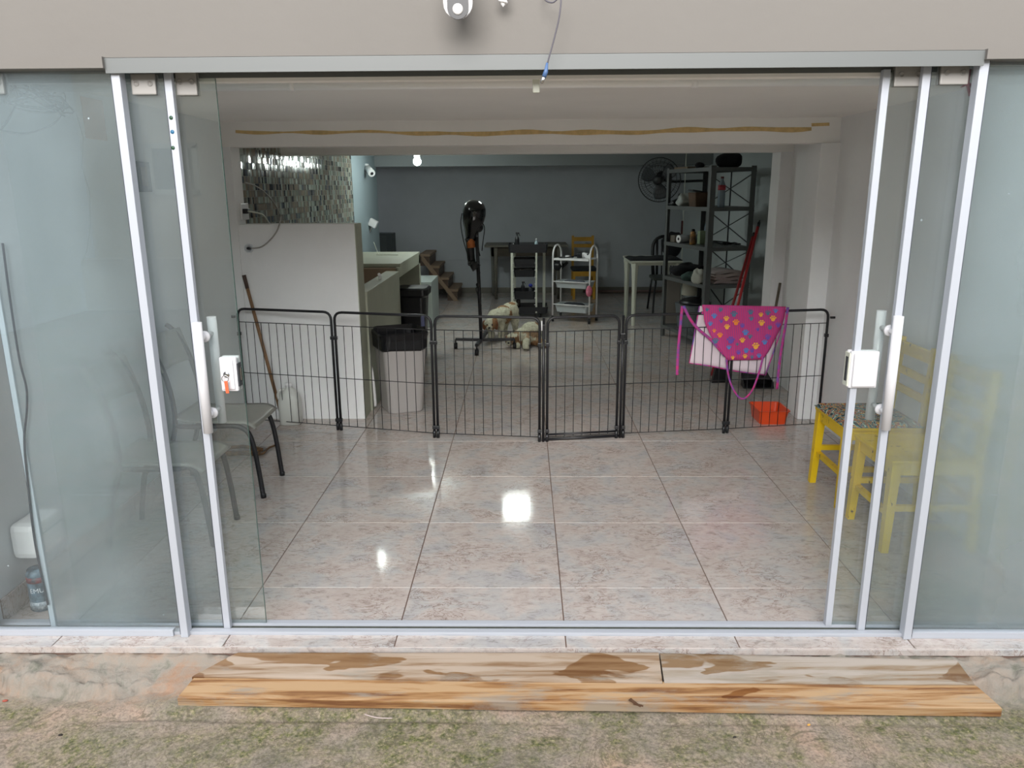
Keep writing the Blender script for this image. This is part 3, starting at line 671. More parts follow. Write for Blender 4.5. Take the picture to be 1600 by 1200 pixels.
# ================================================================ THINGS OUTSIDE
# planks
def plank(name, corners, th, mat, label, chip=0):
    # corners: rear-left, rear-right, front-right, front-left top points
    rl, rr, frr, fll = [Vector(c) for c in corners]; nu, nv = 40, 6
    mb = MB(); vs = []; fs = []
    def P(u, v, dz):
        q = (rl*(1-u)+rr*u)*(1-v) + (fll*(1-u)+frr*u)*v
        q.z += noise.noise(Vector((q.x*1.3, q.y*4, 7)))*.0015 + noise.noise(Vector((q.x*9, q.y*20, 2)))*.0007 - dz
        e = .0035
        if v < .01 or v > .99: q.z -= e*.5 if dz == 0 else 0
        if v > .99: q.y += noise.noise(Vector((q.x*6, 0, 4)))*.0015
        return q
    for lay in (0, th):
        for j in range(nv+1):
            v = j/nv; v = .5-.5*math.cos(PI*v)
            for i in range(nu+1): vs.append(P(i/nu, v, lay))
    S = (nu+1)*(nv+1)
    for j in range(nv):
        for i in range(nu):
            a = j*(nu+1)+i; fs.append((a+nu+1, a+nu+2, a+1, a)); a += S; fs.append((a, a+1, a+nu+2, a+nu+1))
    for i in range(nu): fs.append((i, i+1, S+i+1, S+i)); a = nv*(nu+1)+i; fs.append((a+1, a, S+a, S+a+1))
    for j in range(nv): a = j*(nu+1); b = a+nu+1; fs.append((b, a, S+a, S+b)); a += nu; b += nu; fs.append((a, b, S+b, S+a))
    cen = (rl+rr+frr+fll)/4; vs = [v-cen for v in vs]; mb.add(vs, fs, False)
    o = mb.build(name, mat); o.location = cen
    return tag(o, label, 'plank')
zA, zB, zC_ = -.001, -.034, -.058
plank('wooden_plank', (fl(306, 1056, zB-.004), fl(1524, 1070, zB-.004), fl(1566, 1107, zC_), fl(277, 1090, zC_)), .03, M_pl_front, 'long amber wooden plank lying nearest on the ground before the doors')
plank('wooden_plank', (fl(372, 1019, zA), fl(1029, 1019, zA), fl(1035, 1066, zB), fl(300, 1057, zB)), .024, M_pl_a, 'pale wooden plank with large wet marks behind the amber one on the left')
plank('wooden_plank', (fl(1031, 1020, zA-.002), fl(1494, 1030, zA-.002), fl(1523, 1069, zB-.002), fl(1038, 1066, zB-.002)), .024, M_pl_b, 'bleached grey wooden plank with oval wet spots behind the amber one on the right')
kp = bpy.data.objects['wooden_plank']
kn = MB()
for (q1, q2, w1_) in (((984, 1088), (1001, 1106), .013), ((990, 1094), (1005, 1104), .007)):
    a_ = fl(*q1, zB-.004); b_ = fl(*q2, zC_+.001); a_.z = zB-.004+(zC_-zB+.004)*max(0, (fl(0, 1057, zB).y-a_.y)/.14)+.0016; b_.z = a_.z-.004
    kn.beam(a_, b_, w1_, .003, wd2=.004)
kn = kn.build('split_knot', plain('dark split knot', '#5a3d28', .8, var=.3, vscale=60), kp)
# small litter on the ground
def bit(px, py, r, c, label, cat, sh=None):
    p = fl(px, py, -.088); z = gz(p.x, p.y)
    o = MB().ball((0, 0, 0), (r*1.6, r, r*.5) if sh is None else sh, 8, 5).build('ground_litter', plain('litter', c, .7)); o.location = (p.x, p.y, z+r*.3); o.rotation_euler = (0, 0, random.uniform(-1, 1)); return tag(o, label, cat)
bit(94, 1145, .005, '#241d18', 'dark seed on the mossy ground left of the planks', 'seed')
bit(8, 1095, .006, '#9a4a3a', 'reddish chip on the ground at the far left', 'chip')
bit(1264, 1131, .004, '#d8a04a', 'small orange pebble on the ground below the amber plank', 'pebble')
bit(1148, 1150, .004, '#2a251f', 'small black seed on the ground right of centre', 'seed')
p0 = fl(570, 1118, -.088)
tag(MB().tube(smooth_path([p0+Vector((0, 0, .004)), fl(590, 1124, -.088)+Vector((0, 0, .006)), fl(613, 1124, -.088)+Vector((0, 0, .004))], 5), .0018, 6).build('twig', plain('pale twig', '#b9a9a4', .8)), 'pale curved twig on the ground under the front plank', 'twig')
# stone bulge in the broken ledge
st = MB().ball((0, 0, 0), (.055, .045, .028), 18, 10)
st.v = [tuple(Vector(v)*(1+.18*noise.noise(Vector(v)*40))) for v in st.v]
st = st.build('ledge_stone', plain('rough grey concrete lump', '#98928a', .9, bump=.8, bscale=60, var=.25, vscale=20)); q = fl(86, 1062, -.07); st.location = (q.x, q.y+.01, -.074)
tag(st, 'rough grey concrete lump set in the broken ledge at far left', 'stone')
# security camera hanging above the door
sc_ = at(715, 4, 2.27)
cm = thing('security_camera', (sc_.x, 2.40, sc_.z+.05), 'white outdoor security camera with a black oval face above the door', 'camera')
R_ = .036
def stad(r, h, n=10):
    return [Vector((r*math.cos(-PI+PI*i/n), 0, -h+r*math.sin(-PI+PI*i/n))) for i in range(n+1)] + [Vector((r*math.cos(PI*i/n), 0, h+r*math.sin(PI*i/n))) for i in range(n+1)]
zc = at(715, 26, 2.27).z
cz = zc+.022+.03
bd = MB(); prf = []
for i in range(9):
    t_ = i/8; prf.append((stad(.040*(1-.25*t_*t_), .032*(1-.2*t_)), 2.278+.07*t_))
vs = []; n_ = 22
for pl, y in prf:
    for v in pl: vs.append((sc_.x+v.x, y, cz+.016+v.z))
bd.add(vs, [(i*n_+k, i*n_+(k+1) % n_, (i+1)*n_+(k+1) % n_, (i+1)*n_+k) for i in range(8) for k in range(n_)]+[tuple(range(n_)), tuple(reversed(range(8*n_, 9*n_)))], True)
bd.build('housing', M_white, cm)
MB().prism([Vector((sc_.x+v.x, 2.277, cz+v.z)) for v in stad(.0285, .030)], (0, -.006, 0)).build('face', M_blackp, cm)
for dz in (-.033, .014):
    MB().lathe((sc_.x, 2.271, cz+dz), [(.0145, 0), (.0145, .002), (.011, .003), (0, .0015)], 18, axis=(0, -1, 0)).build('lens', plain('pale lens', '#b9b7b4', .3), cm)
MB().tube([(sc_.x, 2.34, cz+.03), (sc_.x, 2.38, cz+.06), (sc_.x, 2.402, cz+.06)], .014, 12).lathe((sc_.x, 2.404, cz+.06), [(.04, 0), (.04, .01), (.0, .012)], 18, axis=(0, -1, 0)).build('mount', M_white, cm)
# spiral connector
q = at(786, 4, 2.36)
MB_ = MB().tube([q+Vector((.010*math.cos(k*.7), .010*math.sin(k*.7), .03-.0011*k)) for k in range(30)], .004, 6).lathe(q+Vector((0, 0, -.012)), [(0, 0), (.006, .006), (.009, .016), (.009, .06)], 12)
tag(MB_.build('cable_gland', M_white), 'small white spiral cable gland hanging beside the security camera', 'cable gland')
MB_ = thing('hanging_cable', at(876, -6, 2.33), 'thin grey cable hanging over the door rail ending in a blue plug', 'cable')
MB().tube(smooth_path([at(850, -12, 2.40), at(852, 0, 2.36), at(864, 4, 2.34), at(876, -4, 2.33), at(874, 25, 2.33), at(866, 60, 2.335), at(855, 100, 2.34)], 6), .0022, 6).build('wire', plain('grey cable', '#55525a', .5), MB_)
MB().tube([at(855, 98, 2.34), at(853, 112, 2.34), at(850, 120, 2.34)], [.003, .0065, .007], 10).build('plug', plain('blue plug', '#45618a', .4), MB_)
MB().tube([at(850, 120, 2.34), at(846, 130, 2.34)], [.0065, .0045], 10).build('plug_tip', M_chrome, MB_)

# ================================================================ FRONT ROOM THINGS
# puppy playpen fence
pf = [Vector((-1.905, 5.02, 0)), Vector((-1.222, 4.852, 0)), Vector((-.562, 4.688, 0)), Vector((.108, 4.605, 0)), Vector((.618, 4.683, 0)), Vector((1.303, 4.775, 0)), Vector((1.952, 4.893, 0))]
pen = thing('pet_playpen', (0, 4.6, 0), 'black metal wire playpen fence stretched across the whole room', 'pet fence')
ZT = .787
def fence_panel(A, B, parent, gate=False):
    d = (B-A).normalized(); a = A+d*.012; b = B-d*.012; up = Vector((0, 0, 1)); zb = .012
    top = [a+up*zb] + round_corner(a+up*ZT, a, b+up*ZT, .055) + round_corner(b+up*ZT, a+up*ZT, b, .055) + [b+up*zb]
    pn = MB().tube(top, .0085, 10).build('fence_panel', M_black, parent)
    wz = [.70, .355, .030]; wr_ = MB()
    for z in wz: wr_.tube([a+up*z, b+up*z], .0028, 5)
    L = (b-a).length; n = max(6, round(L/.058))
    for k in range(1, n):
        q = a+d*(L*k/n); j = random.uniform(-.002, .002)
        wr_.tube([q+up*.70, q+d*j+up*.355, q+up*.030], .0023, 5)
    stuff(wr_.build('wires', M_black, pn))
    for e in (a, b):
        MB().tube([e+up*0, e+up*.05], .0105, 10).build('foot', M_blackp, pn)
        for z in (.07, .62): MB().box(e+up*z, (.024, .024, .022), None, .003).build('hinge_clip', M_blackp, pn)
    return pn
pf_idx = [(0, 1), (1, 2), (2, 3)]
for i, j in pf_idx: fence_panel(pf[i], pf[j], pen)
# gate: outer frame plus swinging inner gate
A, B = pf[3]+Vector((.012, 0, 0)), pf[4]-Vector((.008, 0, 0))
up = Vector((0, 0, 1)); dd = (B-A).normalized()
outer = MB()
for q in (A, B): outer.tube([q+up*.0, q+up*ZT], .0085, 10)
outer.tube([A+up*.014, B+up*.014], .0085, 10)
gf_ = outer.build('gate_frame', M_black, pen)
MB().box(A+up*.70, (.022, .024, .09), None, .003).build('gate_bolt', M_blackp, gf_)
MB().tube([A+up*.71+Vector((-.012, -.012, 0)), A+up*.77+Vector((-.012, -.012, 0))], .004, 8).build('white_bolt_pin', M_white, gf_)
fence_panel(A+dd*.012, B-dd*.012, pen)
MB().tube([A+dd*.03+up*.045, B-dd*.03+up*.045], .007, 8).build('gate_bottom_rail', M_black, gf_)
MB().box(B+up*.66-Vector((0, .01, 0)), (.03, .02, .035), None, .004).build('gate_latch', M_blackp, gf_)
fence_panel(pf[4], pf[5], pen); fence_panel(pf[5], pf[6], pen)
MB().b2((1.955, 4.885, .728), (1.985, 4.90, .742), .002).build('wall_hook', M_blackp, pen)
MB().b2((-1.93, 5.0, .728), (-1.905, 5.015, .745), .002).build('wall_hook', M_blackp, pen)
q = (pf[1]*(1-.93)+pf[2]*.93)
MB().box(q+Vector((-.015, -.012, .755)), (.022, .006, .065), None, .002).build('blue_clip', plain('navy clip', '#1e2340', .4), pen)

# yellow chairs against the right wall
def yellow_chair(name, x0, x1, y0, y1, zs, ztop_, mat, label, cushion=None, thickleg=.036, group=None):
    t = thing(name, ((x0+x1)/2, (y0+y1)/2, 0), label, 'chair', group)
    lw = thickleg
    ya, yb = y0+lw/2, y1-lw/2
    for y in (ya, yb):
        MB().beam((x0+lw/2-.012, y+(-.012 if y == ya else .012), 0), (x0+lw/2, y, zs-.012), lw*.85, lw*.85, (1, 0, 0), wd2=lw*1.15, hd2=lw*1.15).build('leg', mat, t)
        MB().beam((x1-lw/2+.005, y, 0), (x1-lw/2-.02, y, zs), lw*.8, lw*.9, (1, 0, 0)).beam((x1-lw/2-.02, y, zs), (x1-lw/2, y, ztop_), lw*.8, lw*.9, (1, 0, 0)).build('rear_post', mat, t)
    MB().b2((x0-.008, y0-.008, zs-.012), (x1-.035, y1+.008, zs+.006), .006).build('seat', mat, t)
    ap = MB().b2((x0+.004, y0+.006, zs-.062), (x0+.022, y1-.006, zs-.012)).b2((x0+.01, y0+.004, zs-.062), (x1-.03, y0+.022, zs-.012)).b2((x0+.01, y1-.022, zs-.062), (x1-.03, y1-.004, zs-.012))
    ap.build('apron_rail', mat, t)
    MB().beam((x0+lw/2, ya, .17), (x0+lw/2, yb, .17), .022, .026, (1, 0, 0)).build('stretcher', mat, t)
    for y in (ya, yb): MB().beam((x0+lw/2, y, .20), (x1-lw/2, y, .20), .02, .026).build('stretcher', mat, t)
    MB().beam((x1-lw/2, ya, .22), (x1-lw/2, yb, .22), .02, .026, (1, 0, 0)).build('stretcher', mat, t)
    for zz, hh in ((ztop_-.05, .06), (ztop_-.165, .035), (ztop_-.26, .035)):
        MB().b2((x1-lw/2-.012, ya, zz-hh/2), (x1-lw/2+.010, yb, zz+hh/2), .004).build('back_slat', mat, t)
    if cushion:
        c = MB()
        def fn(u, v):
            x = x0-.012+(x1-x0-.03)*u; y = y0-.015+(y1-y0+.03)*v
            e = min(u, 1-u, v, 1-v); k = min(1, e/.16); h = .024*math.sqrt(1-(1-k)**2)
            return Vector((x, y, zs+.008+h+.0025*noise.noise(Vector((x*25, y*25, 0)))))
        c.grid(fn, 22, 18); cs = c.b2((x0-.010, y0-.013, zs+.006), (x1-.044, y1+.013, zs+.010)).build('cushion', cushion)
        return t, cs
    return t, None
t, cs = yellow_chair('yellow_chair', 1.545, 1.955, 3.555, 3.925, .415, .80, M_yel, 'chipped yellow wooden chair under a floral cushion by the right wall', M_floral)
tag(cs, 'dark floral printed seat cushion on the yellow chair nearer the fence', 'cushion')
yellow_chair('yellow_chair', 1.555, 1.955, 3.085, 3.45, .415, .805, M_yel, 'bare yellow wooden chair behind the right glass nearest the doors')

# tubular chairs along the left wall
M_seat = plain('grey laminate seat', '#8e8d85', .3, bump=.1, var=.1, vscale=5)
def tube_chair(y0, y1, xf, label, zs=.405):
    xb = -1.80
    t = thing('stacking_chair', ((xf+xb)/2, (y0+y1)/2, 0), label, 'chair')
    for y, s in ((y0, 1), (y1, -1)):
        pth = smooth_path([(xf+.035, y, 0), (xf+.018, y, .20), (xf-.002, y, .325), (xf-.035, y, .372), (xf-.09, y, zs-.018), (xf-.25, y, zs-.022), (xb+.04, y, zs-.02)], 5)
        MB().tube(pth, .0125, 10).build('front_leg', M_black, t)
        MB().tube(smooth_path([(xb-.055, y, 0), (xb-.02, y, .2), (xb+.03, y, zs-.03), (xb+.035, y, zs+.1), (xb+.01, y, zs+.25), (xb-.05, y+.012*s, zs+.40), (xb-.085, y+.04*s, zs+.455)], 5), .0125, 10).build('rear_leg', M_black, t)
        MB().lathe((xf+.035, y, 0), [(.0145, 0), (.0145, .02), (.0125, .022)], 12).build('leg_cap', M_blackp, t)
    MB().tube([(xf-.22, y0, zs-.03), (xf-.22, y1, zs-.03)], .010, 8).build('cross_bar', M_black, t)
    st_ = MB(); yc = (y0+y1)/2; hw = (y1-y0)/2+.022
    def fn(u, v):
        x = xf+.03-(u*.42); y = yc+(v*2-1)*hw*(1-.10*u)
        z = zs + .004 - .030*max(0, 1-u/.16)**2 - .010*math.sin(PI*v)*math.sin(PI*min(1, u*1.1)) + .02*max(0, u-.85)/.15
        return Vector((x, y, z))
    st_.grid(fn, 18, 10)
    st_.build('seat', M_seat, t, .010)
    bk = MB()
    def fb(u, v):
        y = yc+(u*2-1)*hw*.98; z = zs+.26+.17*v; x = xb+.01-(v*.055) - .03*math.sin(PI*u)
        return Vector((x, y, z))
    bk.grid(fb, 10, 5); bk.build('backrest', M_seat, t, .009)
    return t
tube_chair(3.70, 4.02, -1.385, 'grey seated tubular chair by the left wall, the one nearer the fence')
tube_chair(3.14, 3.43, -1.425, 'grey seated tubular chair behind the left glass, the one nearer the doors', .385)

# frayed brown strap heap on the floor under the chairs
hp = MB()
cen = fl(375, 706, .01)
pp = []
for k in range(26):
    a = k*1.7; r = .05+.06*random.random(); pp.append(cen+Vector((r*1.6*math.cos(a), r*math.sin(a), .004+.012*random.random())))
hp.tube(smooth_path(pp, 4), .006, 6)
hp.tube(smooth_path([fl(392, 710, .01), fl(410, 709, .012), fl(420, 700, .01), fl(432, 695, .008)], 5), .006, 6)
tag(hp.build('frayed_leash', plain('tan worn strap', '#8d6b45', .9, vcol='#4c4038', vscale=18)), 'tangled tan strap lying on the tiles beneath the left chair', 'leash')
pb = MB().ball((0, 0, 0), (.035, .025, .014), 12, 6); pb.v = [tuple(Vector(v)*(1+.3*noise.noise(Vector(v)*60))) for v in pb.v]
pb = pb.build('crumpled_wrapper', plain('grey wrapper', '#8a8784', .5)); q = fl(408, 704, 0); pb.location = (q.x, q.y, .012); tag(pb, 'crumpled grey wrapper between the legs of the left chair', 'wrapper')

# white jug
q = fl(457, 660); q.y = 5.005
jg = thing('plastic_jug', (q.x, q.y, 0), 'white plastic jug with a handle standing behind the fence at left', 'jug')
jm = MB()
prf = [(.066, 0), (.072, .006), (.072, .16), (.066, .20), (.045, .235), (.022, .252), (.020, .262)]
vs = []; n_ = 24
for r, z in prf:
    for k in range(n_):
        a = 2*PI*k/n_; c_, s_ = math.cos(a), math.sin(a); e = 4 if z < .19 else 2.4
        m_ = (abs(c_)**e+abs(s_)**e)**(-1/e); vs.append((q.x+r*m_*c_+(.015 if z > .23 else 0)*0, q.y+.85*r*m_*s_, z))
jm.add(vs, [(i*n_+k, i*n_+(k+1) % n_, (i+1)*n_+(k+1) % n_, (i+1)*n_+k) for i in range(len(prf)-1) for k in range(n_)]+[tuple(reversed(range(n_))), tuple(range((len(prf)-1)*n_, len(prf)*n_))], True)
M_jug = plain('milky plastic', '#c9cac4', .35); jm.build('body', M_jug, jg)
MB().lathe((q.x, q.y, .26), [(.024, 0), (.024, .022), (.021, .026), (0, .026)], 20).build('cap', M_white, jg)
MB().tube(smooth_path([(q.x-.022, q.y-.02, .245), (q.x-.052, q.y-.03, .240), (q.x-.068, q.y-.03, .205), (q.x-.060, q.y-.02, .165)], 4), .010, 8).build('handle', M_jug, jg)

# broom handle leaning on the partition
b0 = Vector((fl(440, 665).x, 4.995, .008)); b1 = at(381, 430, 5.085)
bh = thing('broom_handle', b0, 'wooden broom handle leaning on the white partition behind the fence', 'broom handle')
MB().tube([b0, b1], .011, 10).build('shaft', M_wood, bh)
d_ = (b1-b0).normalized(); MB().tube([b1-d_*.09, b1], [.0118, .013], 10).build('grip', plain('dark grip', '#4b3a33', .6), bh)

# white partition and tub behind it
pt = at(555, 350, YB+.01)
ZP = pt.z; XP = pt.x
part = MB().b2((XM-.02, YB+.01, 0), (XP-.006, YB+.20, ZP)).build('partition_wall', M_wall); struct(part)
MB().b2((XP-.006, YB+.012, 0), (XP, YB+.2, ZP)).build('partition_edge', M_tub, part)
tub = thing('grooming_tub', (-1.4, 6.4, 0), 'masonry dog bathing tub and counter built behind the white partition', 'tub')
zt = .858
MB().b2((-1.20, YB+.203, 0), (-1.085, 6.72, zt), .006).build('tub_front', M_tub, tub)
MB().b2((XM, YB+.203, 0), (-1.20, 6.72, .60)).build('tub_floor', M_tubin, tub)
MB().b2((XM, 6.72, 0), (-1.10, 6.80, .88), .004).build('tub_end', M_tubin, tub)
MB().b2((XM, 6.78, .885), (-1.085, 8.12, .915), .004).build('counter_top', M_tub, tub)
MB().b2((-1.115, 6.72, .80), (-1.085, 8.12, .886)).build('counter_fascia', M_tub, tub)
MB().b2((XM, 8.02, 0), (-1.085, 8.12, .886)).build('end_wall', M_tub, tub)
MB().b2((XM, 6.8, 0), (XM+.02, 8.02, .885)).build('niche_back', M_wall_l, tub)
MB().tube([(-1.13, 6.05, zt), (-1.13, 6.05, zt+.03), (-1.13, 6.02, zt+.045)], .012, 10).build('drain_knob', M_white, tub)
# wires on counter
ct = MB(); 
for pth in ([(584, 378), (592, 392), (600, 390), (606, 396)], [(588, 394), (597, 388), (612, 393), (622, 396)]):
    ct.tube(smooth_path([fl(a, max(b, 398), .919) if b > 386 else at(a, b, 8.1) for a, b in pth], 4), .003, 5)
tag(ct.build('counter_cord', M_cream), 'thin pale cord behind the tub counter by the blue wall', 'cord')

# outlets and cable loops
ot = thing('wall_outlet', atx(380, 330, XM), 'white socket with a black plug on the mosaic wall', 'socket')
c0 = atx(374, 318, XM); c1 = atx(386, 343, XM)
MB().b2((XM+.001, c0.y, c1.z), (XM+.010, c1.y+.02, c0.z), .003).build('plate', M_white, ot)
pc = atx(383, 330, XM+.02); MB().b2((XM+.008, pc.y-.02, pc.z-.016), (XM+.045, pc.y+.03, pc.z+.016), .004).build('black_plug', M_blackp, ot)
cb = thing('shower_cable', atx(400, 332, XM), 'pale cable looping over the mosaic from socket to the partition', 'cable')
MB().tube(smooth_path([atx(388, 330, XM+.05), atx(403, 333, XM+.07), atx(412, 337, XM+.08), atx(420, 348, XM+.06), atx(424, 352, XM+.05)], 5), .006, 7).build('short_run', M_cream, cb)
MB().tube(smooth_path([atx(382, 285, XM+.02), atx(398, 290, XM+.03), atx(415, 302, XM+.05), atx(430, 320, XM+.07), atx(438, 337, XM+.08)], 5) + smooth_path([at(438, 345, YB-.01), at(433, 360, YB-.015), at(422, 375, YB-.015), at(408, 386, YB-.012), at(393, 388, YB-.008)], 5), .005, 7).build('long_run', plain('grey loop cable', '#9b9892', .5), cb)
po = at(389, 388, YB+.01)
ob = thing('outlet_hole', po, 'round wall hole with black wires low on the white partition', 'socket')
MB().lathe(po, [(.030, 0), (.030, .004), (.020, .006), (.020, .002), (0, .002)], 22, axis=(0, -1, 0)).build('ring', M_wall_l, ob)
MB().ball(po+Vector((.002, -.010, 0)), (.016, .008, .009), 10, 6).build('wire_knot', M_blackp, ob)
MB().b2((po.x-.02, po.y-.005, po.z-.045), (po.x+.014, po.y-.001, po.z-.028), .002).build('tab', M_white, ob)

# small camera and bracket on the blue wall
ic = atx(571, 266, XM)
c2 = thing('indoor_camera', (XM, ic.y, ic.z), 'small white security camera high on the blue wall', 'camera')
MB().box((XM+.02, ic.y, ic.z+.03), (.04, .06, .09), None, .01).build('arm', M_white, c2)
MB().tube([(XM+.03, ic.y-.02, ic.z+.02), (XM+.10, ic.y-.13, ic.z-.04)], .042, 14).build('body', M_white, c2)
MB().tube([(XM+.099, ic.y-.129, ic.z-.0395), (XM+.103, ic.y-.134, ic.z-.042)], .018, 14).build('lens', M_blackp, c2)
ic = atx(577, 350, XM)
c3 = thing('wall_bracket', (XM, ic.y, ic.z), 'small white tilted sensor on the blue wall above the counter', 'sensor')
MB().box((XM+.05, ic.y-.02, ic.z+.01), (.10, .08, .09), Matrix.Rotation(.5, 3, 'Y'), .01).build('head', M_white, c3)
MB().tube([(XM, ic.y, ic.z-.09), (XM+.03, ic.y, ic.z-.04)], .01, 8).build('stem', M_white, c3)

# waste bins
def rrect(w_, d_, r, n=5):
    out = []
    for (cx, cy, a0) in ((w_/2-r, d_/2-r, 0), (-w_/2+r, d_/2-r, PI/2), (-w_/2+r, -d_/2+r, PI), (w_/2-r, -d_/2+r, 1.5*PI)):
        for i in range(n+1): a = a0+PI/2*i/n; out.append((cx+r*math.cos(a), cy+r*math.sin(a)))
    return out
def shell(mb, c, rot, secs, cap0=True, cap1=False):
    vs = []; n = None
    for (w_, d_, z, r) in secs:
        pl = rrect(w_, d_, r); n = len(pl)
        for x, y in pl: vs.append(Vector(c)+rot @ Vector((x, y, z)))
    fs = [(i*n+k, i*n+(k+1) % n, (i+1)*n+(k+1) % n, (i+1)*n+k) for i in range(len(secs)-1) for k in range(n)]
    if cap0: fs.append(tuple(reversed(range(n))))
    if cap1: fs.append(tuple((len(secs)-1)*n+k for k in range(n)))
    return mb.add(vs, fs, False)
rot = Matrix.Rotation(.42, 3, 'Z')
tb = thing('waste_bin', (-.885, 5.39, 0), 'grey rectangular waste bin lined with a black bag beside the partition', 'bin')
c = Vector((-.885, 5.37, 0))
shell(MB(), c, rot, [(.24, .26, 0, .05), (.255, .275, .01, .05), (.315, .335, .52, .05)]).build('body', M_grey, tb)
lb = MB(); sec = []
shell(lb, c, rot, [(.312, .332, .45, .05), (.33, .35, .462, .055), (.335, .355, .53, .06), (.355, .375, .575, .06), (.34, .36, .585, .055), (.30, .32, .55, .05), (.27, .29, .30, .05), (.2, .2, .28, .05)], False, True)
lb.v = [(v[0]+.006*noise.noise(Vector(v)*22), v[1]+.006*noise.noise(Vector(v)*25+Vector((5, 0, 0))), v[2]+(.022*noise.noise(Vector((v[0]*9, v[1]*9, 0))) if v[2] < .5 else .008*noise.noise(Vector(v)*18))) for v in lb.v]
M_bag = plain('black bin bag', '#0e0f13', .32, bump=.6, bscale=30); lb.build('bin_liner', M_bag, tb)
tb2 = thing('waste_bin', (-.98, 7.2, 0), 'tall black bin standing in the niche under the tub counter', 'bin')
c = Vector((-1.03, 7.15, 0))
shell(MB(), c, Matrix.Identity(3), [(.20, .22, 0, .04), (.26, .28, .62, .05), (.26, .28, .625, .05)], True, True).build('body', M_bag, tb2)
shell(MB(), c, Matrix.Identity(3), [(.262, .282, .58, .05), (.30, .32, .60, .05), (.31, .33, .655, .06), (.27, .29, .668, .05)], True, True).build('liner', M_bag, tb2)
tag(MB().tube(smooth_path([(-1.10, 5.36, .33), (-1.085, 5.34, .25), (-1.08, 5.35, .12), (-1.08, 5.36, .02)], 4), .012, 8).build('white_hose', M_white), 'short white hose end standing between partition edge and grey bin', 'hose')

# orange basin
def basin(c, w_, d_, h, rot, mat, name, label):
    t = thing(name, c, label, 'basin')
    m_ = MB(); shell(m_, c, rot, [(w_*.84, d_*.84, 0, .02), (w_*.97, d_*.97, h*.93, .025), (w_*1.05, d_*1.05, h*.95, .028), (w_*1.06, d_*1.06, h, .028), (w_*.96, d_*.96, h, .025), (w_*.81, d_*.81, .006, .02)], True, True)
    m_.build('body', mat, t); return t
basin(Vector((1.67, 5.07, 0)), .205, .25, .095, Matrix.Rotation(0, 3, 'Z'), M_orange, 'plastic_basin', 'orange plastic basin on the floor behind the fence at right')

# broom and dustpan with long handles at the right pillar
q = fl(1187, 609)
dp = thing('dustpan', (q.x, q.y, 0), 'black long-handled dustpan standing against the rear right pillar', 'dustpan')
dm_ = MB(); cx, cy = q.x, 5.98
dm_.prism([(cx-.12, cy-.07, .004), (cx+.12, cy-.07, .004), (cx+.105, cy+.07, .004), (cx-.105, cy+.07, .004)], (0, 0, .008))
dm_.prism([(cx-.12, cy-.07, .004), (cx-.12, cy-.05, .05), (cx-.10, cy+.07, .10), (cx-.105, cy+.07, .004)], (.006, 0, 0)).prism([(cx+.114, cy-.07, .004), (cx+.114, cy-.05, .05), (cx+.095, cy+.07, .10), (cx+.10, cy+.07, .004)], (.006, 0, 0))
dm_.b2((cx-.105, cy+.06, .004), (cx+.105, cy+.07, .10)); dm_.prism([(cx-.11, cy-.02, .06), (cx+.11, cy-.02, .06), (cx+.10, cy+.07, .10), (cx-.10, cy+.07, .10)], (0, 0, .006))
dm_.build('pan', M_blackp, dp)
tp = at(1219, 442, 6.12)
MB().tube([(cx+.06, cy+.03, .09), tp], .0105, 10).build('handle', M_wood2, dp)
q = fl(1132, 602)
rb_ = thing('red_broom', (q.x, 6.15, 0), 'red handled broom with a black head leaning right of the shelving', 'broom')
MB().prism([(q.x-.085, 6.10, .0), (q.x+.085, 6.12, 0), (q.x+.05, 6.14, .13), (q.x-.05, 6.12, .13)], (0, .05, 0)).build('head', M_blackp, rb_)
tp = at(1185, 352, 7.0)
MB().tube([(q.x, 6.15, .12), tp], .013, 10).build('handle', M_red, rb_); d_ = (tp-Vector((q.x, 6.15, .12))).normalized()
MB().tube([tp-d_*.02, tp+d_*.03], .014, 10).tube([tp+d_*.03, tp+d_*.055], .005, 8).build('end_cap', M_blackp, rb_)
rp_ = thing('red_pole', (1.62, 6.4, 0), 'thinner red pole leaning left of the red broom handle', 'pole')
b0 = Vector((1.585, 6.35, 0)); b1 = at(1178, 366, 7.05)
MB().tube([b0, b1], .0125, 10).build('shaft', plain('darker red paint', '#8a1d20', .4), rp_)
d_ = (b1-b0).normalized(); MB().tube([b1-d_*.03, b1+d_*.012], .0135, 10).build('end_cap', M_blackp, rp_)

# ---------------- apron over the fence
def fy(x):          # fence line y at x
    for a, b in ((pf[4], pf[5]), (pf[5], pf[6])):
        if a.x <= x <= b.x: return a.y+(b.y-a.y)*(x-a.x)/(b.x-a.x)
    return pf[5].y
def onf(px, py, off):
    p = at(px, py, 4.78)
    for _ in range(3): p = at(px, py, fy(p.x)+off)
    return p
def inside(x, y, poly):
    r = False; j = len(poly)-1
    for i in range(len(poly)):
        xi, yi = poly[i]; xj, yj = poly[j]
        if (yi > y) != (yj > y) and x < (xj-xi)*(y-yi)/(yj-yi)+xi: r = not r
        j = i
    return r
ap = thing('apron', onf(1160, 480, 0), 'magenta apron with paw prints hung over the right fence panels', 'apron')
def sheet(left, right, name, mat, off, parent, amp=.006):
    # left / right: polylines (px,py) from top to bottom, same length
    n = 14; m = MB()
    def lerp(pl, t):
        k = t*(len(pl)-1); i = min(int(k), len(pl)-2); f = k-i; return (pl[i][0]*(1-f)+pl[i+1][0]*f, pl[i][1]*(1-f)+pl[i+1][1]*f)
    def fn(u, v):
        a = lerp(left, v); b = lerp(right, v); px = a[0]*(1-u)+b[0]*u; py = a[1]*(1-u)+b[1]*u
        return onf(px, py, off - amp*(.5+.5*math.sin(u*9+v*1.5))*min(1, v*3))
    m.grid(fn, 20, n); return m.build(name, mat, parent, .0022), fn
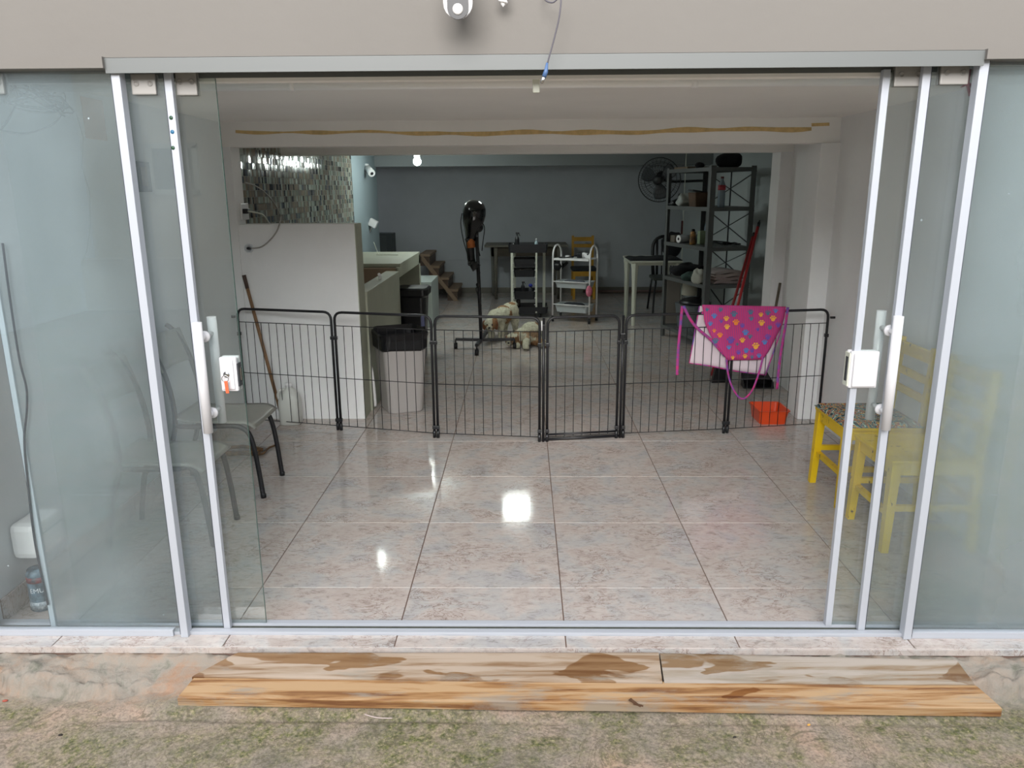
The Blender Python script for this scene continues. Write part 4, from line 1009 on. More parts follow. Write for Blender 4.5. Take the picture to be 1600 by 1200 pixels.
back, _ = sheet([(1093, 478), (1087, 510), (1082, 540), (1077, 567)], [(1224, 482), (1219, 520), (1207, 555), (1196, 586)], 'white_lining', M_lining, .012, ap)
# hem of the lining
hm = MB()
for pl in ([(1093, 478), (1087, 510), (1082, 540), (1077, 567)], [(1077, 567), (1110, 572), (1150, 580), (1196, 586)], [(1196, 586), (1207, 555), (1219, 520), (1224, 482)]):
    hm.tube([onf(a, b, .008) for a, b in pl], .004, 6)
hm.build('hem', M_strap, ap)
front, ff = sheet([(1097, 476), (1099, 490), (1101, 505), (1112, 528), (1124, 545), (1137, 563)], [(1228, 479), (1226, 495), (1221, 511), (1211, 530), (1203, 546), (1192, 562)], 'front_flap', M_apron, -.014, ap)
topc = MB()
def ft(u, v):
    pa = onf(1096+u*132, 477+u*2, 0); a = PI*v
    return Vector((pa.x, pa.y-.014*math.cos(a), .786+.012*math.sin(a)))
topc.grid(ft, 16, 6); topc.build('fold', M_apron, ap, .002)
poly = [(1097, 476), (1228, 479), (1221, 511), (1203, 546), (1192, 562), (1146, 566), (1137, 563), (1112, 528), (1101, 505)]
random.seed(11); paws = {k: MB() for k in range(5)}; used = []
spots = [(1135, 498, 0, 7), (1136, 511, 0, 7), (1150, 504, 1, 8), (1125, 524, 1, 7), (1160, 532, 0, 7), (1181, 541, 0, 9), (1122, 546, 1, 8), (1190, 505, 0, 8), (1208, 498, 0, 8), (1189, 492, 0, 6), (1145, 559, 0, 5), (1164, 557, 0, 6), (1116, 517, 1, 5),
         (1107, 526, 2, 8), (1116, 494, 2, 7), (1110, 506, 2, 6), (1165, 520, 2, 8), (1142, 532, 4, 10), (1118, 533, 3, 8), (1174, 498, 3, 6), (1147, 491, 3, 8), (1173, 488, 3, 7), (1172, 526, 3, 6), (1175, 548, 4, 6), (1200, 527, 4, 8), (1195, 535, 2, 7), (1166, 548, 2, 7), (1154, 551, 4, 6), (1139, 543, 2, 6), (1200, 489, 3, 7), (1203, 512, 3, 6), (1186, 556, 2, 6), (1130, 555, 4, 6), (1152, 538, 3, 4), (1127, 502, 4, 5), (1160, 509, 4, 6), (1105, 484, 3, 5), (1216, 508, 4, 7), (1184, 515, 4, 5), (1126, 484, 3, 6), (1212, 486, 2, 6), (1175, 558, 3, 5)]
def disc(mb, px, py, r):
    c0 = onf(px, py, -.0232); vs = [c0]
    for k in range(8): vs.append(c0+Vector((r*math.cos(k*PI/4), 0, r*math.sin(k*PI/4))))
    mb.add(vs, [(0, 1+(k+1) % 8, 1+k) for k in range(8)])
for px, py, kk, s_ in spots:
    if not inside(px, py, poly): continue
    r = s_*.004*.42; disc(paws[kk], px, py+s_*.12, r)
    for q_ in range(4):
        a = PI*(.12+.253*q_); disc(paws[kk], px+s_*.52*math.cos(a), py-s_*.50*math.sin(a), r*.42)
for kk, mt_ in enumerate((M_pawy, M_pawo, M_pawb, M_pawt, M_pawv)): stuff(paws[kk].build('paw_prints', mt_, ap))
for nm, pl, off in (('strap', [(1066, 478), (1064, 500), (1061, 530), (1059, 560), (1058, 586)], -.010), ('strap', [(1068, 478), (1078, 498), (1090, 513), (1112, 532), (1133, 556)], -.018), ('strap', [(1231, 480), (1227, 510), (1221, 545), (1217, 575), (1214, 608)], -.010), ('neck_loop', [(1135, 558), (1137, 580), (1142, 600), (1152, 618), (1162, 623), (1174, 612), (1182, 594), (1188, 575), (1192, 558)], -.018)):
    pts_ = smooth_path([onf(a, b, off) for a, b in pl], 4); sm_ = MB(); vs = []
    for i, p_ in enumerate(pts_):
        t_ = (pts_[min(i+1, len(pts_)-1)]-pts_[max(0, i-1)]).normalized(); s_ = t_.cross(Vector((0, 1, 0))).normalized()*(.0085 if nm == 'strap' else .006)
        vs += [p_-s_, p_+s_]
    sm_.add(vs, [(2*i, 2*i+1, 2*i+3, 2*i+2) for i in range(len(pts_)-1)], True); sm_.build(nm, M_strap, ap, .002)

# left wall things: picture, dispenser, can, cable bundle
p0 = atx(207, 252, XL); p1 = atx(235, 300, XL)
pc_ = thing('wall_picture', (XL, (p0.y+p1.y)/2, (p0.z+p1.z)/2), 'small dark framed picture high on the left wall behind the glass', 'picture')
MB().b2((XL+.001, p0.y, p1.z), (XL+.012, p1.y, p0.z), .003).build('frame', M_dark, pc_)
MB().b2((XL+.012, p0.y+.05, p1.z+.03), (XL+.0135, p1.y-.04, p0.z-.025)).build('print', plain('faded figure print', '#7a6a55', .6, var=.5, vscale=40), pc_)
dz_ = thing('paper_dispenser', (XL, 2.72, .17), 'white rounded dispenser mounted low on the left wall by the door', 'dispenser')
MB().b2((XL+.002, 2.62, .195), (XL+.105, 2.80, .335), .025).build('body', M_white, dz_)
MB().b2((XL+.080, 2.635, .285), (XL+.108, 2.785, .29), .001).build('seam', plain('seam', '#8f969b', .6), dz_)
cn = thing('drink_can', (-1.838, 2.615, 0), 'dark printed can with white lettering on the floor by the left wall', 'can')
cc = Vector((-1.838, 2.615, 0))
MB().lathe(cc, [(.034, 0), (.040, .006), (.040, .150), (.036, .158), (.034, .165), (0, .165)], 28).build('body', plain('dark can print', '#39434c', .35, vcol='#7d97a8', vscale=22), cn)
MB().lathe(cc+Vector((0, 0, .12)), [(.0404, 0), (.0404, .022)], 28).build('red_band', plain('red can band', '#8d3b3f', .4, vcol='#39434c', vscale=40), cn)
# lettering bent round the can
def label_text(txt, size, cz, r, ang):
    cu = bpy.data.curves.new('lettering', 'FONT'); cu.body = txt; cu.size = size; cu.align_x = 'CENTER'
    ob_ = bpy.data.objects.new('tmp', cu); COL.objects.link(ob_); dg = bpy.context.evaluated_depsgraph_get(); me = bpy.data.meshes.new_from_object(ob_.evaluated_get(dg))
    bpy.data.objects.remove(ob_)
    for v in me.vertices:
        a = ang+v.co.x/r; v.co = Vector((cc.x+r*math.sin(a), cc.y-r*math.cos(a), cz+v.co.y))
    me.materials.append(plain('can white print', '#d9dde0', .5)); o = bpy.data.objects.new('lettering', me); COL.objects.link(o); o.parent = cn; o.matrix_parent_inverse = inv(cn); return o
label_text('EMU', .026, .082, .0412, .30)
MB().lathe(cc+Vector((0, 0, .012)), [(.0405, 0), (.0405, .03)], 28).build('white_band', plain('white can band', '#b9c2c8', .5, vcol='#4a5560', vscale=60), cn)
cw = MB(); random.seed(5)
c0 = atx(20, 130, XL+.05)
for k in range(7):
    pts_ = [Vector((XL+.03+.03*random.random(), c0.y+random.uniform(-.05, .35), 1.90+random.uniform(-.06, .04))) for _ in range(5)]
    cw.tube(smooth_path(pts_, 6), .0035, 5)
cw.tube(smooth_path([atx(22, 128, XL+.04), atx(26, 155, XL+.04), atx(14, 185, XL+.04), atx(0, 203, XL+.05)], 6), .0045, 5)
cw.tube(smooth_path([atx(45, 125, XL+.04), atx(95, 140, XL+.04), atx(101, 165, XL+.04), atx(85, 192, XL+.04), atx(40, 208, XL+.04), atx(0, 203, XL+.04)], 6), .0035, 5)
tag(cw.build('cable_tangle', plain('dark cables', '#4d5557', .6)), 'tangle of dark cables hanging high on the left wall by the facade', 'cables')
# shallow patched areas and an old outlet on the left wall
MB().b2((XL, atx(80, 450, XL).y, atx(80, 490, XL).z), (XL+.006, atx(125, 450, XL).y, atx(80, 450, XL).z), .002).build('blank_plate', M_cream, wl)
crk = MB().tube([atx(a, b, XL+.001) for a, b in ((120, 180), (130, 215), (128, 262), (140, 300), (141, 350), (136, 390), (122, 430), (118, 450), (104, 475))], .0016, 4)
crk.build('wall_crack', plain('crack line', '#8b9596', .9), wl)
MB().b2((XL, atx(125, 150, XL).y, atx(125, 215, XL).z), (XL+.003, atx(158, 150, XL).y, atx(125, 150, XL).z), .001).build('bare_plaster_patch', plain('bare orange plaster', '#c49a7c', .8, var=.2, vscale=20), wl)

# ================================================================ BACK ROOM THINGS
# ceiling lights
lp = thing('ceiling_bulb', (-1.165, 8.75, 1.845), 'lit round bulb under the ceiling between the two rear beams', 'lamp')
MB().ball((-1.165, 8.75, 1.842), .042, 18, 12).build('bulb', M_lamp, lp)
MB().lathe((-1.165, 8.75, 1.876), [(.03, 0), (.032, .03), (.055, .06), (.055, ZC-1.876)], 18).build('socket', M_white, lp)
lp2 = thing('ceiling_bulb', (-1.38, 6.75, 1.90), 'lit bulb above the tub hidden behind the middle beam', 'lamp')
MB().ball((-1.38, 6.75, 1.90), .04, 18, 12).build('bulb', emis('dim bulb glass lit', (.90, 1.0, .96, 1), 22), lp2)
MB().lathe((-1.38, 6.75, 1.93), [(.03, 0), (.05, .02), (.05, ZC-1.93)], 18).build('socket', M_white, lp2)
lp3 = thing('ceiling_panel_light', (-.08, 8.05, ZC), 'square lit ceiling panel mirrored in the front floor tiles', 'lamp')
MB().b2((-.24, 7.90, ZC-.03), (.08, 8.20, ZC), .003).build('frame', M_white, lp3)
MB().b2((-.22, 7.92, ZC-.032), (.06, 8.18, ZC-.0295)).build('diffuser', M_panel, lp3)

# hood dryer stand
YD = 7.55
dy = thing('stand_dryer', (-.40, YD, 0), 'black standing pet dryer on a wheeled base left of the dogs', 'dryer')
hubp = Vector((at(752, 533, YD).x, YD, .085))
pole_t = at(748, 385, YD)
pt_ = at(745, 370, YD)
MB().tube([hubp, Vector((pt_.x, YD, pt_.z))], .018, 12).build('pole', M_black, dy)
for (px, py) in ((712, 540), (745, 550), (804, 540), (765, 520)):
    w0 = fl(px, py, .03); e = Vector((w0.x, w0.y, .095))
    MB().beam(hubp, e, .034, .026).build('base_leg', M_black, dy)
    cs_ = MB().tube([(w0.x-.018, w0.y, .03), (w0.x+.018, w0.y, .03)], .030, 16).tube([(w0.x, w0.y, .05), (w0.x, w0.y, .095)], .009, 8).build('caster', M_blackp, dy)
# motor head
hc = at(740, 338, YD)
hd = MB(); prf = [(0, .155), (.05, .150), (.085, .125), (.108, .08), (.115, .03), (.108, -.03), (.092, -.08), (.072, -.13), (.055, -.19), (.046, -.24)]
tilt = Vector((.16, -.05, 1)).normalized()
hd.lathe(hc+Vector((0, 0, .0)), [(r, z) for r, z in reversed(prf)], 26, axis=tilt); hd.build('motor_head', plain('glossy black plastic', '#101116', .12, coat=.4), dy)
h0 = at(733, 372, YD); h1 = at(737, 408, YD)
MB().tube([h0, at(734, 378, YD), at(736, 404, YD), h1], [.046, .040, .038, .038], 16).build('nozzle_tube', M_blackp, dy)
MB().tube([at(734.5, 373, YD), at(736, 387, YD)], .044, 16).build('copper_band', plain('copper band', '#c2703a', .3, metal=.35), dy)
MB().tube([h1, at(741, 417, YD), at(748, 411, YD)], [.04, .05, .03], 12).build('nozzle_elbow', M_blackp, dy)
MB().ball(at(748, 355, YD), (.045, .04, .05), 14, 9).build('joint', M_blackp, dy)
crd = MB()
crd.tube(smooth_path([at(722, 333, YD-.05), at(720, 350, YD-.05), at(724, 375, YD-.05), at(731, 400, YD-.05), at(732, 414, YD-.05), at(737, 412, YD-.05)], 6), .005, 6)
crd.tube(smooth_path([at(753, 347, YD-.04), at(757, 356, YD-.04), at(755, 375, YD-.04), at(753, 392, YD-.04)], 6), .005, 6)
crd.tube(smooth_path([at(747, 360, YD-.03), at(747, 385, YD-.03), at(750, 400, YD-.03)], 6), .006, 6)
crd.tube(smooth_path([at(750, 425, YD-.02), at(746, 446, YD-.02), at(744, 452, YD-.02), at(748, 465, YD-.02), at(752, 478, YD-.02)], 6), .006, 6)
crd.ball(at(746, 445, YD-.02), (.016, .016, .02), 8, 6)
crd.build('cord', M_blackp, dy)

# ---------------- dogs
def fur(name, palette):
    m, t, b, o = newmat(name); at_ = N(t, 'ShaderNodeVertexColor'); at_.layer_name = 'Col'
    tcn = N(t, 'ShaderNodeTexCoord'); n = N(t, 'ShaderNodeTexNoise', i_Scale=55.0, i_Detail=5.0); t.links.new(tcn.outputs['Object'], n.inputs['Vector'])
    r = ramp(t, [(.3, G(.72)), (.7, G(1.1))], n.outputs['Fac']); mx = N(t, 'ShaderNodeMix', data_type='RGBA', blend_type='MULTIPLY'); mx.inputs['Factor'].default_value = 1
    t.links.new(at_.outputs[0], mx.inputs['A']); t.links.new(r.outputs[0], mx.inputs['B']); t.links.new(mx.outputs['Result'], b.inputs['Base Color']); b.inputs['Roughness'].default_value = .9
    bp = N(t, 'ShaderNodeBump', i_Strength=.8, i_Distance=.01); t.links.new(n.outputs['Fac'], bp.inputs['Height']); t.links.new(bp.outputs[0], b.inputs['Normal']); return m
M_fur = fur('shih tzu fur', None)
W_, B_, D_ = srgb('#c0bda6')[:3], srgb('#8d6844')[:3], srgb('#5c4030')[:3]
def dog_body(blobs, limbs, colf, parent, name='body', vox=.008):
    mb = MB()
    for c, r in blobs: mb.ball(c, r, 16, 10)
    for pts_, rs_ in limbs: mb.tube(pts_, rs_, 12); [mb.ball(p, r, 10, 7) for p, r in zip(pts_, rs_)]
    o = mb.build('tmp_dog', None); md = o.modifiers.new('r', 'REMESH'); md.mode = 'VOXEL'; md.voxel_size = vox
    s_ = o.modifiers.new('s', 'SMOOTH'); s_.iterations = 5; s_.factor = .6
    dg = bpy.context.evaluated_depsgraph_get(); me = bpy.data.meshes.new_from_object(o.evaluated_get(dg)); bpy.data.objects.remove(o)
    cols = me.color_attributes.new('Col', 'FLOAT_COLOR', 'POINT')
    for v in me.vertices:
        k = noise.noise(v.co*45)*.5+noise.noise(Vector((v.co.x*90, v.co.y*90, v.co.z*35)))*.5
        cols.data[v.index].color = (*colf(v.co+Vector((k, k, k))*.02), 1)
    nn = [v.normal.copy() for v in me.vertices]
    for v in me.vertices:
        k = noise.noise(Vector((v.co.x*70, v.co.y*70, v.co.z*28))); v.co += nn[v.index]*k*.007
    for p in me.polygons: p.use_smooth = True
    me.materials.clear(); me.materials.append(M_fur); ob_ = bpy.data.objects.new(name, me); COL.objects.link(ob_); ob_.parent = parent; ob_.matrix_parent_inverse = inv(parent)
    # strands of coat following the surface
    st_ = MB(); random.seed(3); vs_ = me.vertices
    for i in range(1500):
        v = random.choice(vs_); n_ = nn[v.index]
        if v.co.z < .02: continue
        dn = (Vector((random.uniform(-.3, .3), random.uniform(-.3, .3), -1)) + n_*.55).normalized(); L_ = random.uniform(.015, .032); sd = dn.cross(n_)
        if sd.length < .01: continue
        sd = sd.normalized()*.0022; e = v.co+dn*L_; e.z = max(e.z, .003)
        st_.add([v.co-sd, v.co+sd, e], [(0, 1, 2)])
    me2 = st_.mesh('coat_strands', M_fur); ca = me2.color_attributes.new('Col', 'FLOAT_COLOR', 'POINT')
    for v in me2.vertices: ca.data[v.index].color = (*colf(v.co), 1)
    o2 = bpy.data.objects.new('coat_strands', me2); COL.objects.link(o2); o2.parent = parent; o2.matrix_parent_inverse = inv(parent); stuff(o2)
    return ob_
# standing dog: head low at left towards camera, rump back at right
V = Vector
hX, hY = at(766, 508, 7.80).x, 7.80
d1_ = thing('dog', (-.22, 8.1, 0), 'white and brown dog standing with its head lowered behind the dryer base', 'dog')
sh = V((at(775, 500, 7.98).x, 7.98, .235)); rp0 = V((at(797, 495, 8.32).x, 8.32, .25))
md_ = (sh+rp0)/2
headc = V((hX, hY, .20))
blobs = [(sh, (.095, .10, .095)), (md_+V((0, 0, .0)), (.10, .13, .10)), (rp0, (.098, .10, .10)), (sh+V((-.02, -.08, -.01)), (.075, .08, .075)), (headc, (.068, .065, .062)), (headc+V((-.005, -.055, -.025)), (.040, .035, .034)), (rp0+V((.02, .05, .05)), (.05, .06, .05))]
limbs = [([V((sh.x-.045, sh.y-.03, .2)), V((sh.x-.05, sh.y-.05, .10)), V((sh.x-.05, sh.y-.06, .02))], [.045, .034, .030]), ([V((sh.x+.05, sh.y-.02, .2)), V((sh.x+.055, sh.y-.04, .10)), V((sh.x+.055, sh.y-.05, .02))], [.045, .034, .030]),
         ([V((rp0.x-.05, rp0.y, .2)), V((rp0.x-.055, rp0.y-.02, .12)), V((rp0.x-.055, rp0.y+.03, .07)), V((rp0.x-.055, rp0.y+.0, .02))], [.055, .042, .03, .03]), ([V((rp0.x+.05, rp0.y, .2)), V((rp0.x+.055, rp0.y-.02, .12)), V((rp0.x+.055, rp0.y+.03, .07)), V((rp0.x+.055, rp0.y+.0, .02))], [.055, .042, .03, .03]),
         ([rp0+V((0, .08, .04)), rp0+V((.03, .11, .07)), rp0+V((.06, .08, .075))], [.025, .03, .02])]
def colA(p):
    if (p-headc).length < .085:
        q = p-headc
        if abs(q.x) < .02 and q.z > -.02: return W_
        if q.z < -.03 and q.y < -.04: return D_ if q.z > -.045 else W_
        return B_ if q.x > .02 or q.z < 0 else W_
    if (p-(md_+V((.0, .03, .10)))).length < .085: return B_
    if (p-(rp0+V((.02, .0, .10)))).length < .05: return B_
    if (p-(md_+V((.06, -.02, -.03)))).length < .085: return B_
    return W_
dog_body(blobs, limbs, colA, d1_)
M_ear = plain('brown ear fur', '#7a4c30', .9, bump=.8, bscale=60, var=.3, vscale=30)
for s_ in (-1, 1): MB().ball(headc+V((.062*s_, .005, -.01)), (.020, .030, .052), 12, 8).build('ear', M_ear, d1_)
MB().ball(headc+V((-.005, -.092, -.022)), (.013, .008, .010), 10, 7).build('nose', M_blackp, d1_)
for s_ in (-1, 1): MB().ball(headc+V((.026*s_-.003, -.062, .004)), .0085, 10, 7).build('eye', M_blackp, d1_)
MB().b2(headc+V((-.02, -.088, -.046)), headc+V((.01, -.080, -.041)), .002).build('mouth', plain('dark mouth', '#3a2620', .7), d1_)
# lying dog: rump and hind leg towards camera, head at the left
c1_ = V((at(828, 523, 7.72).x, 7.72, .10))
d2_ = thing('dog', (c1_.x, 7.7, 0), 'tan and white dog lying down beside the wheeled trolley', 'dog')
hd2 = V((at(800, 528, 7.60).x, 7.60, .085))
blobs = [(c1_+V((.02, .02, .02)), (.125, .12, .115)), (c1_+V((-.07, -.02, -.005)), (.10, .10, .085)), (c1_+V((.03, .02, .085)), (.075, .075, .045)), (hd2, (.062, .062, .058)), (hd2+V((-.03, -.045, -.03)), (.032, .03, .025)), (c1_+V((.06, -.05, -.04)), (.07, .07, .055))]
pw = fl(822, 549)
limbs = [([V((c1_.x-.01, 7.64, .09)), V((pw.x-.002, 7.52, .055)), V((pw.x, pw.y+.03, .026))], [.045, .036, .028]), ([V((c1_.x+.09, 7.66, .06)), V((c1_.x+.15, 7.58, .035)), V((at(846, 540, 7.5).x, 7.55, .028))], [.045, .034, .026]),
         ([V((c1_.x-.09, 7.68, .05)), V((c1_.x-.13, 7.60, .03)), V((c1_.x-.12, 7.52, .026))], [.035, .03, .026])]
TAN = srgb('#9a7f62')[:3]
def colB(p):
    if (p-hd2).length < .07: return B_ if p.z < .11 else W_
    if p.y < 7.56: return W_
    if (p-(c1_+V((.10, .03, .10)))).length < .06: return B_
    if p.z > .155: return W_
    if p.z < .06: return B_
    return TAN if noise.noise(p*14) > -.15 else W_
dog_body(blobs, limbs, colB, d2_)
for s_ in (-1, 1): MB().ball(hd2+V((.052*s_, .01, -.012)), (.018, .028, .045), 12, 8).build('ear', M_ear, d2_)
MB().ball(hd2+V((-.034, -.078, -.028)), (.011, .008, .009), 10, 7).build('nose', M_blackp, d2_)
for s_ in (-1, 1): MB().ball(hd2+V((.022*s_-.012, -.056, .006)), .0075, 10, 7).build('eye', M_blackp, d2_)
pad = MB()
for k in range(3): pad.ball((pw.x-.016+.016*k, pw.y+.006, .018), (.006, .005, .007), 8, 6)
pad.build('paw_pads', M_blackp, d2_)

# ---------------- black and cream salon trolley
YT = 9.42
tl = thing('salon_trolley', (.05, YT+.15, 0), 'black and cream tiered salon trolley carrying bottles behind the dogs', 'trolley')
xa, xb_ = at(800, 440, YT).x, at(838, 440, YT).x
ztt = at(825, 395, YT).z
for x, y, wd in ((xa, YT, .030), (xb_, YT, .022), (xa+.03, YT+.33, .03), (at(850, 440, YT+.33).x, YT+.33, .035)):
    MB().b2((x-wd/2, y-.012, .06), (x+wd/2, y+.012, ztt), .004).build('upright', M_cream, tl)
M_tray = plain('black tray plastic', '#17181d', .45)
def tray(x0, x1, y0, y1, z, h, parent, mat, name='tray', ins=.012):
    m_ = MB(); cx, cy = (x0+x1)/2, (y0+y1)/2
    shell(m_, (cx, cy, z), Matrix.Identity(3), [((x1-x0)-ins*2, (y1-y0)-ins*2, 0, .02), (x1-x0, y1-y0, h, .025), (x1-x0-.01, y1-y0-.01, h, .022), ((x1-x0)-ins*2-.008, (y1-y0)-ins*2-.008, .006, .018)], True, True)
    return m_.build(name, mat, parent)
tray(at(794, 390, YT).x-.0, at(856, 390, YT).x, YT-.02, YT+.38, ztt, at(825, 383, YT).z-ztt+.01, tl, M_tray, 'top_tray')
for (pt_, pb_) in ((405, 417), (422, 433), (455, 468)):
    z1_ = at(820, pt_, YT).z; z0_ = at(820, pb_, YT).z
    tray(xa+.02, xb_-.012, YT+.0, YT+.32, z0_, z1_-z0_, tl, M_tray)
for k in range(7):
    z_ = .16+k*.085
    for x_ in (xa+.018, xb_-.016): MB().b2((x_-.008, YT-.014, z_), (x_+.008, YT+.002, z_+.006)).build('tray_peg', M_white, tl)
tray(xa-.02, at(856, 495, YT).x, YT-.02, YT+.38, .055, .08, tl, M_tray, 'base_tray')
for x, y in ((xa+.02, YT+.02), (xb_+.04, YT+.02), (xa+.02, YT+.33), (xb_+.06, YT+.33)):
    MB().tube([(x-.012, y, .025), (x+.012, y, .025)], .025, 14).tube([(x, y, .03), (x, y, .06)], .008, 8).build('caster', M_blackp, tl)
def bottle(p, r, h, mat, label, cap=None, spray=False, name='bottle', captag='cap'):
    t = thing(name, p, label, 'bottle'); p = Vector(p)
    MB().lathe(p, [(r*.92, 0), (r, .006), (r, h*.62), (r*.8, h*.72), (r*.35, h*.80), (r*.35, h*.86)], 16).build('body', mat, t)
    if spray:
        MB().lathe(p+V((0, 0, h*.85)), [(r*.45, 0), (r*.45, h*.05), (r*.3, h*.06)], 12).box(p+V((r*.2, 0, h*.95)), (r*1.6, r*.6, h*.08), None, .002).beam(p+V((r*.8, 0, h*.92)), p+V((r*1.3, 0, h*.80)), r*.3, r*.25).build('spray_head', cap or M_blackp, t)
    else:
        MB().lathe(p+V((0, 0, h*.85)), [(r*.45, 0), (r*.42, h*.13), (0, h*.15)], 14).build(captag, cap or M_blackp, t)
    return t
ztp = ztt+.015
bottle((at(808, 385, YT+.1).x, YT+.1, ztp), .028, .225, M_blackp, 'black spray bottle standing on top of the salon trolley', spray=True, name='spray_bottle')
bottle((at(838, 385, YT+.1).x, YT+.1, ztp), .022, .15, plain('pale blue plastic', '#9fb4bb', .3), 'pale blue mist bottle on top of the salon trolley', cap=M_white)
bottle((at(802, 385, YT+.05).x, YT+.05, ztp), .014, .10, M_white, 'thin white tube bottle left of the black spray bottle', cap=M_white)
zt3 = at(820, 455, YT).z-.06
bottle((at(817, 460, YT+.1).x, YT+.08, zt3), .024, .17, M_blackp, 'black spray bottle in the lower trolley tray', spray=True, name='spray_bottle')
bottle((at(829, 460, YT+.1).x, YT+.08, zt3), .024, .13, M_dgrey, 'dark bottle with a blue top in the lower trolley tray', cap=plain('blue cap', '#25308c', .4))
tag(MB().ball((at(829, 447, YT+.06).x, YT+.06, at(829, 446, YT+.06).z), (.026, .02, .022), 12, 8).build('blue_ball_brush', plain('blue brush', '#232b8a', .4)), 'blue round brush head in the lower trolley tray', 'brush')
bottle((at(810, 492, YT+.1).x, YT+.06, .065), .027, .22, plain('amber black bottle', '#1c1613', .2), 'dark amber bottle standing on the trolley base', cap=M_blackp)
tag(MB().lathe((at(810, 488, YT+.03).x, YT+.06, .075), [(.029, 0), (.029, .035)], 16).build('bottle_label', plain('ochre label', '#a8793a', .6)), 'ochre label band round the dark amber bottle', 'label')
for (px, py, w_, lab, mt_) in ((826, 385, .05, 'black hair clipper lying on top of the salon trolley', M_blackp), (820, 421, .06, 'silver scissors and clips in the middle trolley tray', M_chrome), (828, 489, .05, 'small dark tool with pale marks on the trolley base', M_dgrey)):
    q = at(px, py, YT+.05); nm = 'hair_clipper' if mt_ is M_blackp else ('scissors' if mt_ is M_chrome else 'comb_box')
    if nm == 'hair_clipper': o = MB().box((q.x, YT+.1, ztp+.016), (.09, .045, .03), Matrix.Rotation(.3, 3, 'Z'), .01).box((q.x-.055, YT+.09, ztp+.014), (.03, .035, .012), Matrix.Rotation(.3, 3, 'Z')).build(nm, mt_)
    elif nm == 'scissors':
        zz = at(820, 422, YT).z-.002; o = MB().beam((q.x-.07, YT+.06, zz), (q.x+.06, YT+.04, zz+.01), .008, .003).beam((q.x-.07, YT+.04, zz), (q.x+.06, YT+.065, zz+.012), .008, .003).tube(arc((q.x+.075, YT+.05, zz+.01), .016, 0, 2*PI, 12, (1, 0, 0), (0, 1, 0)), .003, 6).tube(arc((q.x-.055, YT+.02, zz+.005), .014, 0, 2*PI, 12, (1, 0, 0), (0, 1, 0)), .003, 6).build(nm, mt_)
    else: o = MB().box((q.x, YT+.04, .085), (.10, .06, .035), None, .004).build(nm, mt_)
    tag(o, lab, 'tool')

# ---------------- white utility cart
FL_, FR_, BR_, BL_ = V((.345, 9.16, 0)), V((.765, 8.95, 0)), V((.872, 9.20, 0)), V((.452, 9.40, 0))
uc = thing('utility_cart', (.6, 9.17, 0), 'white three-tier utility cart on casters right of the salon trolley', 'cart')
zt_ = at(928, 384, 9.05).z
for a, b in ((FL_, BL_), (FR_, BR_)):
    r_ = (b-a).length/2; mid = (a+b)/2; dd_ = (b-a).normalized()
    pth = [a+V((0, 0, .07))]+arc(mid+V((0, 0, zt_-r_*.9)), r_, PI, 0, 12, dd_, (0, 0, .9))+[b+V((0, 0, .07))]
    MB().tube(pth, .0105, 10).build('side_frame', M_white, uc)
exy = (FR_-FL_).normalized(); ang_ = math.atan2(exy.y, exy.x); rz = Matrix.Rotation(ang_, 3, 'Z'); cc_ = (FL_+BR_)/2; wL = (FR_-FL_).length; wD = (BL_-FL_).length
z_top = at(890, 405, 9.08).z
MB().box(cc_+V((0, 0, z_top)), (wL-.02, wD, .012), rz, .003).box(cc_+V((0, 0, z_top))-rz @ V((0, wD/2, 0))*1 + V((0, 0, -.004)), (wL-.02, .012, .024), rz, .002).build('top_shelf', M_white, uc)
for pt_, pb_ in ((441, 451), (477, 489)):
    z1_ = at(890, pt_, 9.05).z; z0_ = at(890, pb_, 9.05).z; m_ = MB()
    shell(m_, cc_+V((0, 0, z0_)), rz, [(wL-.09, wD-.05, 0, .02), (wL-.05, wD-.01, z1_-z0_-.004, .025), (wL-.03, wD+.01, z1_-z0_, .03), (wL-.06, wD-.02, z1_-z0_, .025), (wL-.1, wD-.06, .006, .02)], True, True)
    tr_ = m_.build('tray', plain('white tray plastic', '#b9c0c2', .4), uc)
    MB().tube([FL_+V((0, 0, z1_)), FR_+V((0, 0, z1_))], .006, 8).build('tray_rail', M_white, uc)
for q_ in (FL_, FR_, BR_, BL_): MB().tube([q_+V((-.014, 0, .027)), q_+V((.014, 0, .027))], .027, 14).box(q_+V((0, 0, .055)), (.03, .03, .035), None, .004).build('caster', M_blackp, uc)
hcl = thing('hair_clipper', cc_+V((.12, 0, z_top)), 'white and black corded clipper on the top of the white cart', 'clipper')
MB().box(cc_+V((.13, -.02, z_top+.035)), (.11, .06, .055), rz @ Matrix.Rotation(.2, 3, 'Y'), .018).build('body', M_white, hcl)
MB().box(cc_+V((.05, -.02, z_top+.035)), (.05, .065, .06), rz, .012).ball(cc_+V((.145, -.055, z_top+.05)), (.014, .006, .012), 8, 6).build('grip', M_blackp, hcl)
MB().tube(smooth_path([cc_+V((.03, -.02, z_top+.04)), cc_+V((-.06, -.03, z_top+.02)), cc_+V((-.15, -.04, z_top+.012)), cc_+V((-.19, .03, z_top+.012)), cc_+V((-.08, .06, z_top+.012)), cc_+V((-.02, .02, z_top+.014))], 6), .006, 6).build('cord', M_blackp, hcl)
tag(MB().box(cc_+V((-.09, .0, z_top+.022)), (.05, .04, .03), rz, .008).build('white_adapter', M_white), 'small white adapter lying on top of the white cart', 'adapter')
hb = at(870, 412, 9.42)
bgp = thing('hair_dryer', hb, 'black hair dryer hanging behind the left side of the white cart', 'hair dryer')
MB().ball(hb+V((.02, .02, -.03)), (.07, .06, .06), 16, 10).build('barrel', M_blackp, bgp); MB().tube([hb+V((.06, .02, -.05)), hb+V((.13, .0, .02))], .018, 10).build('handle', M_blackp, bgp)
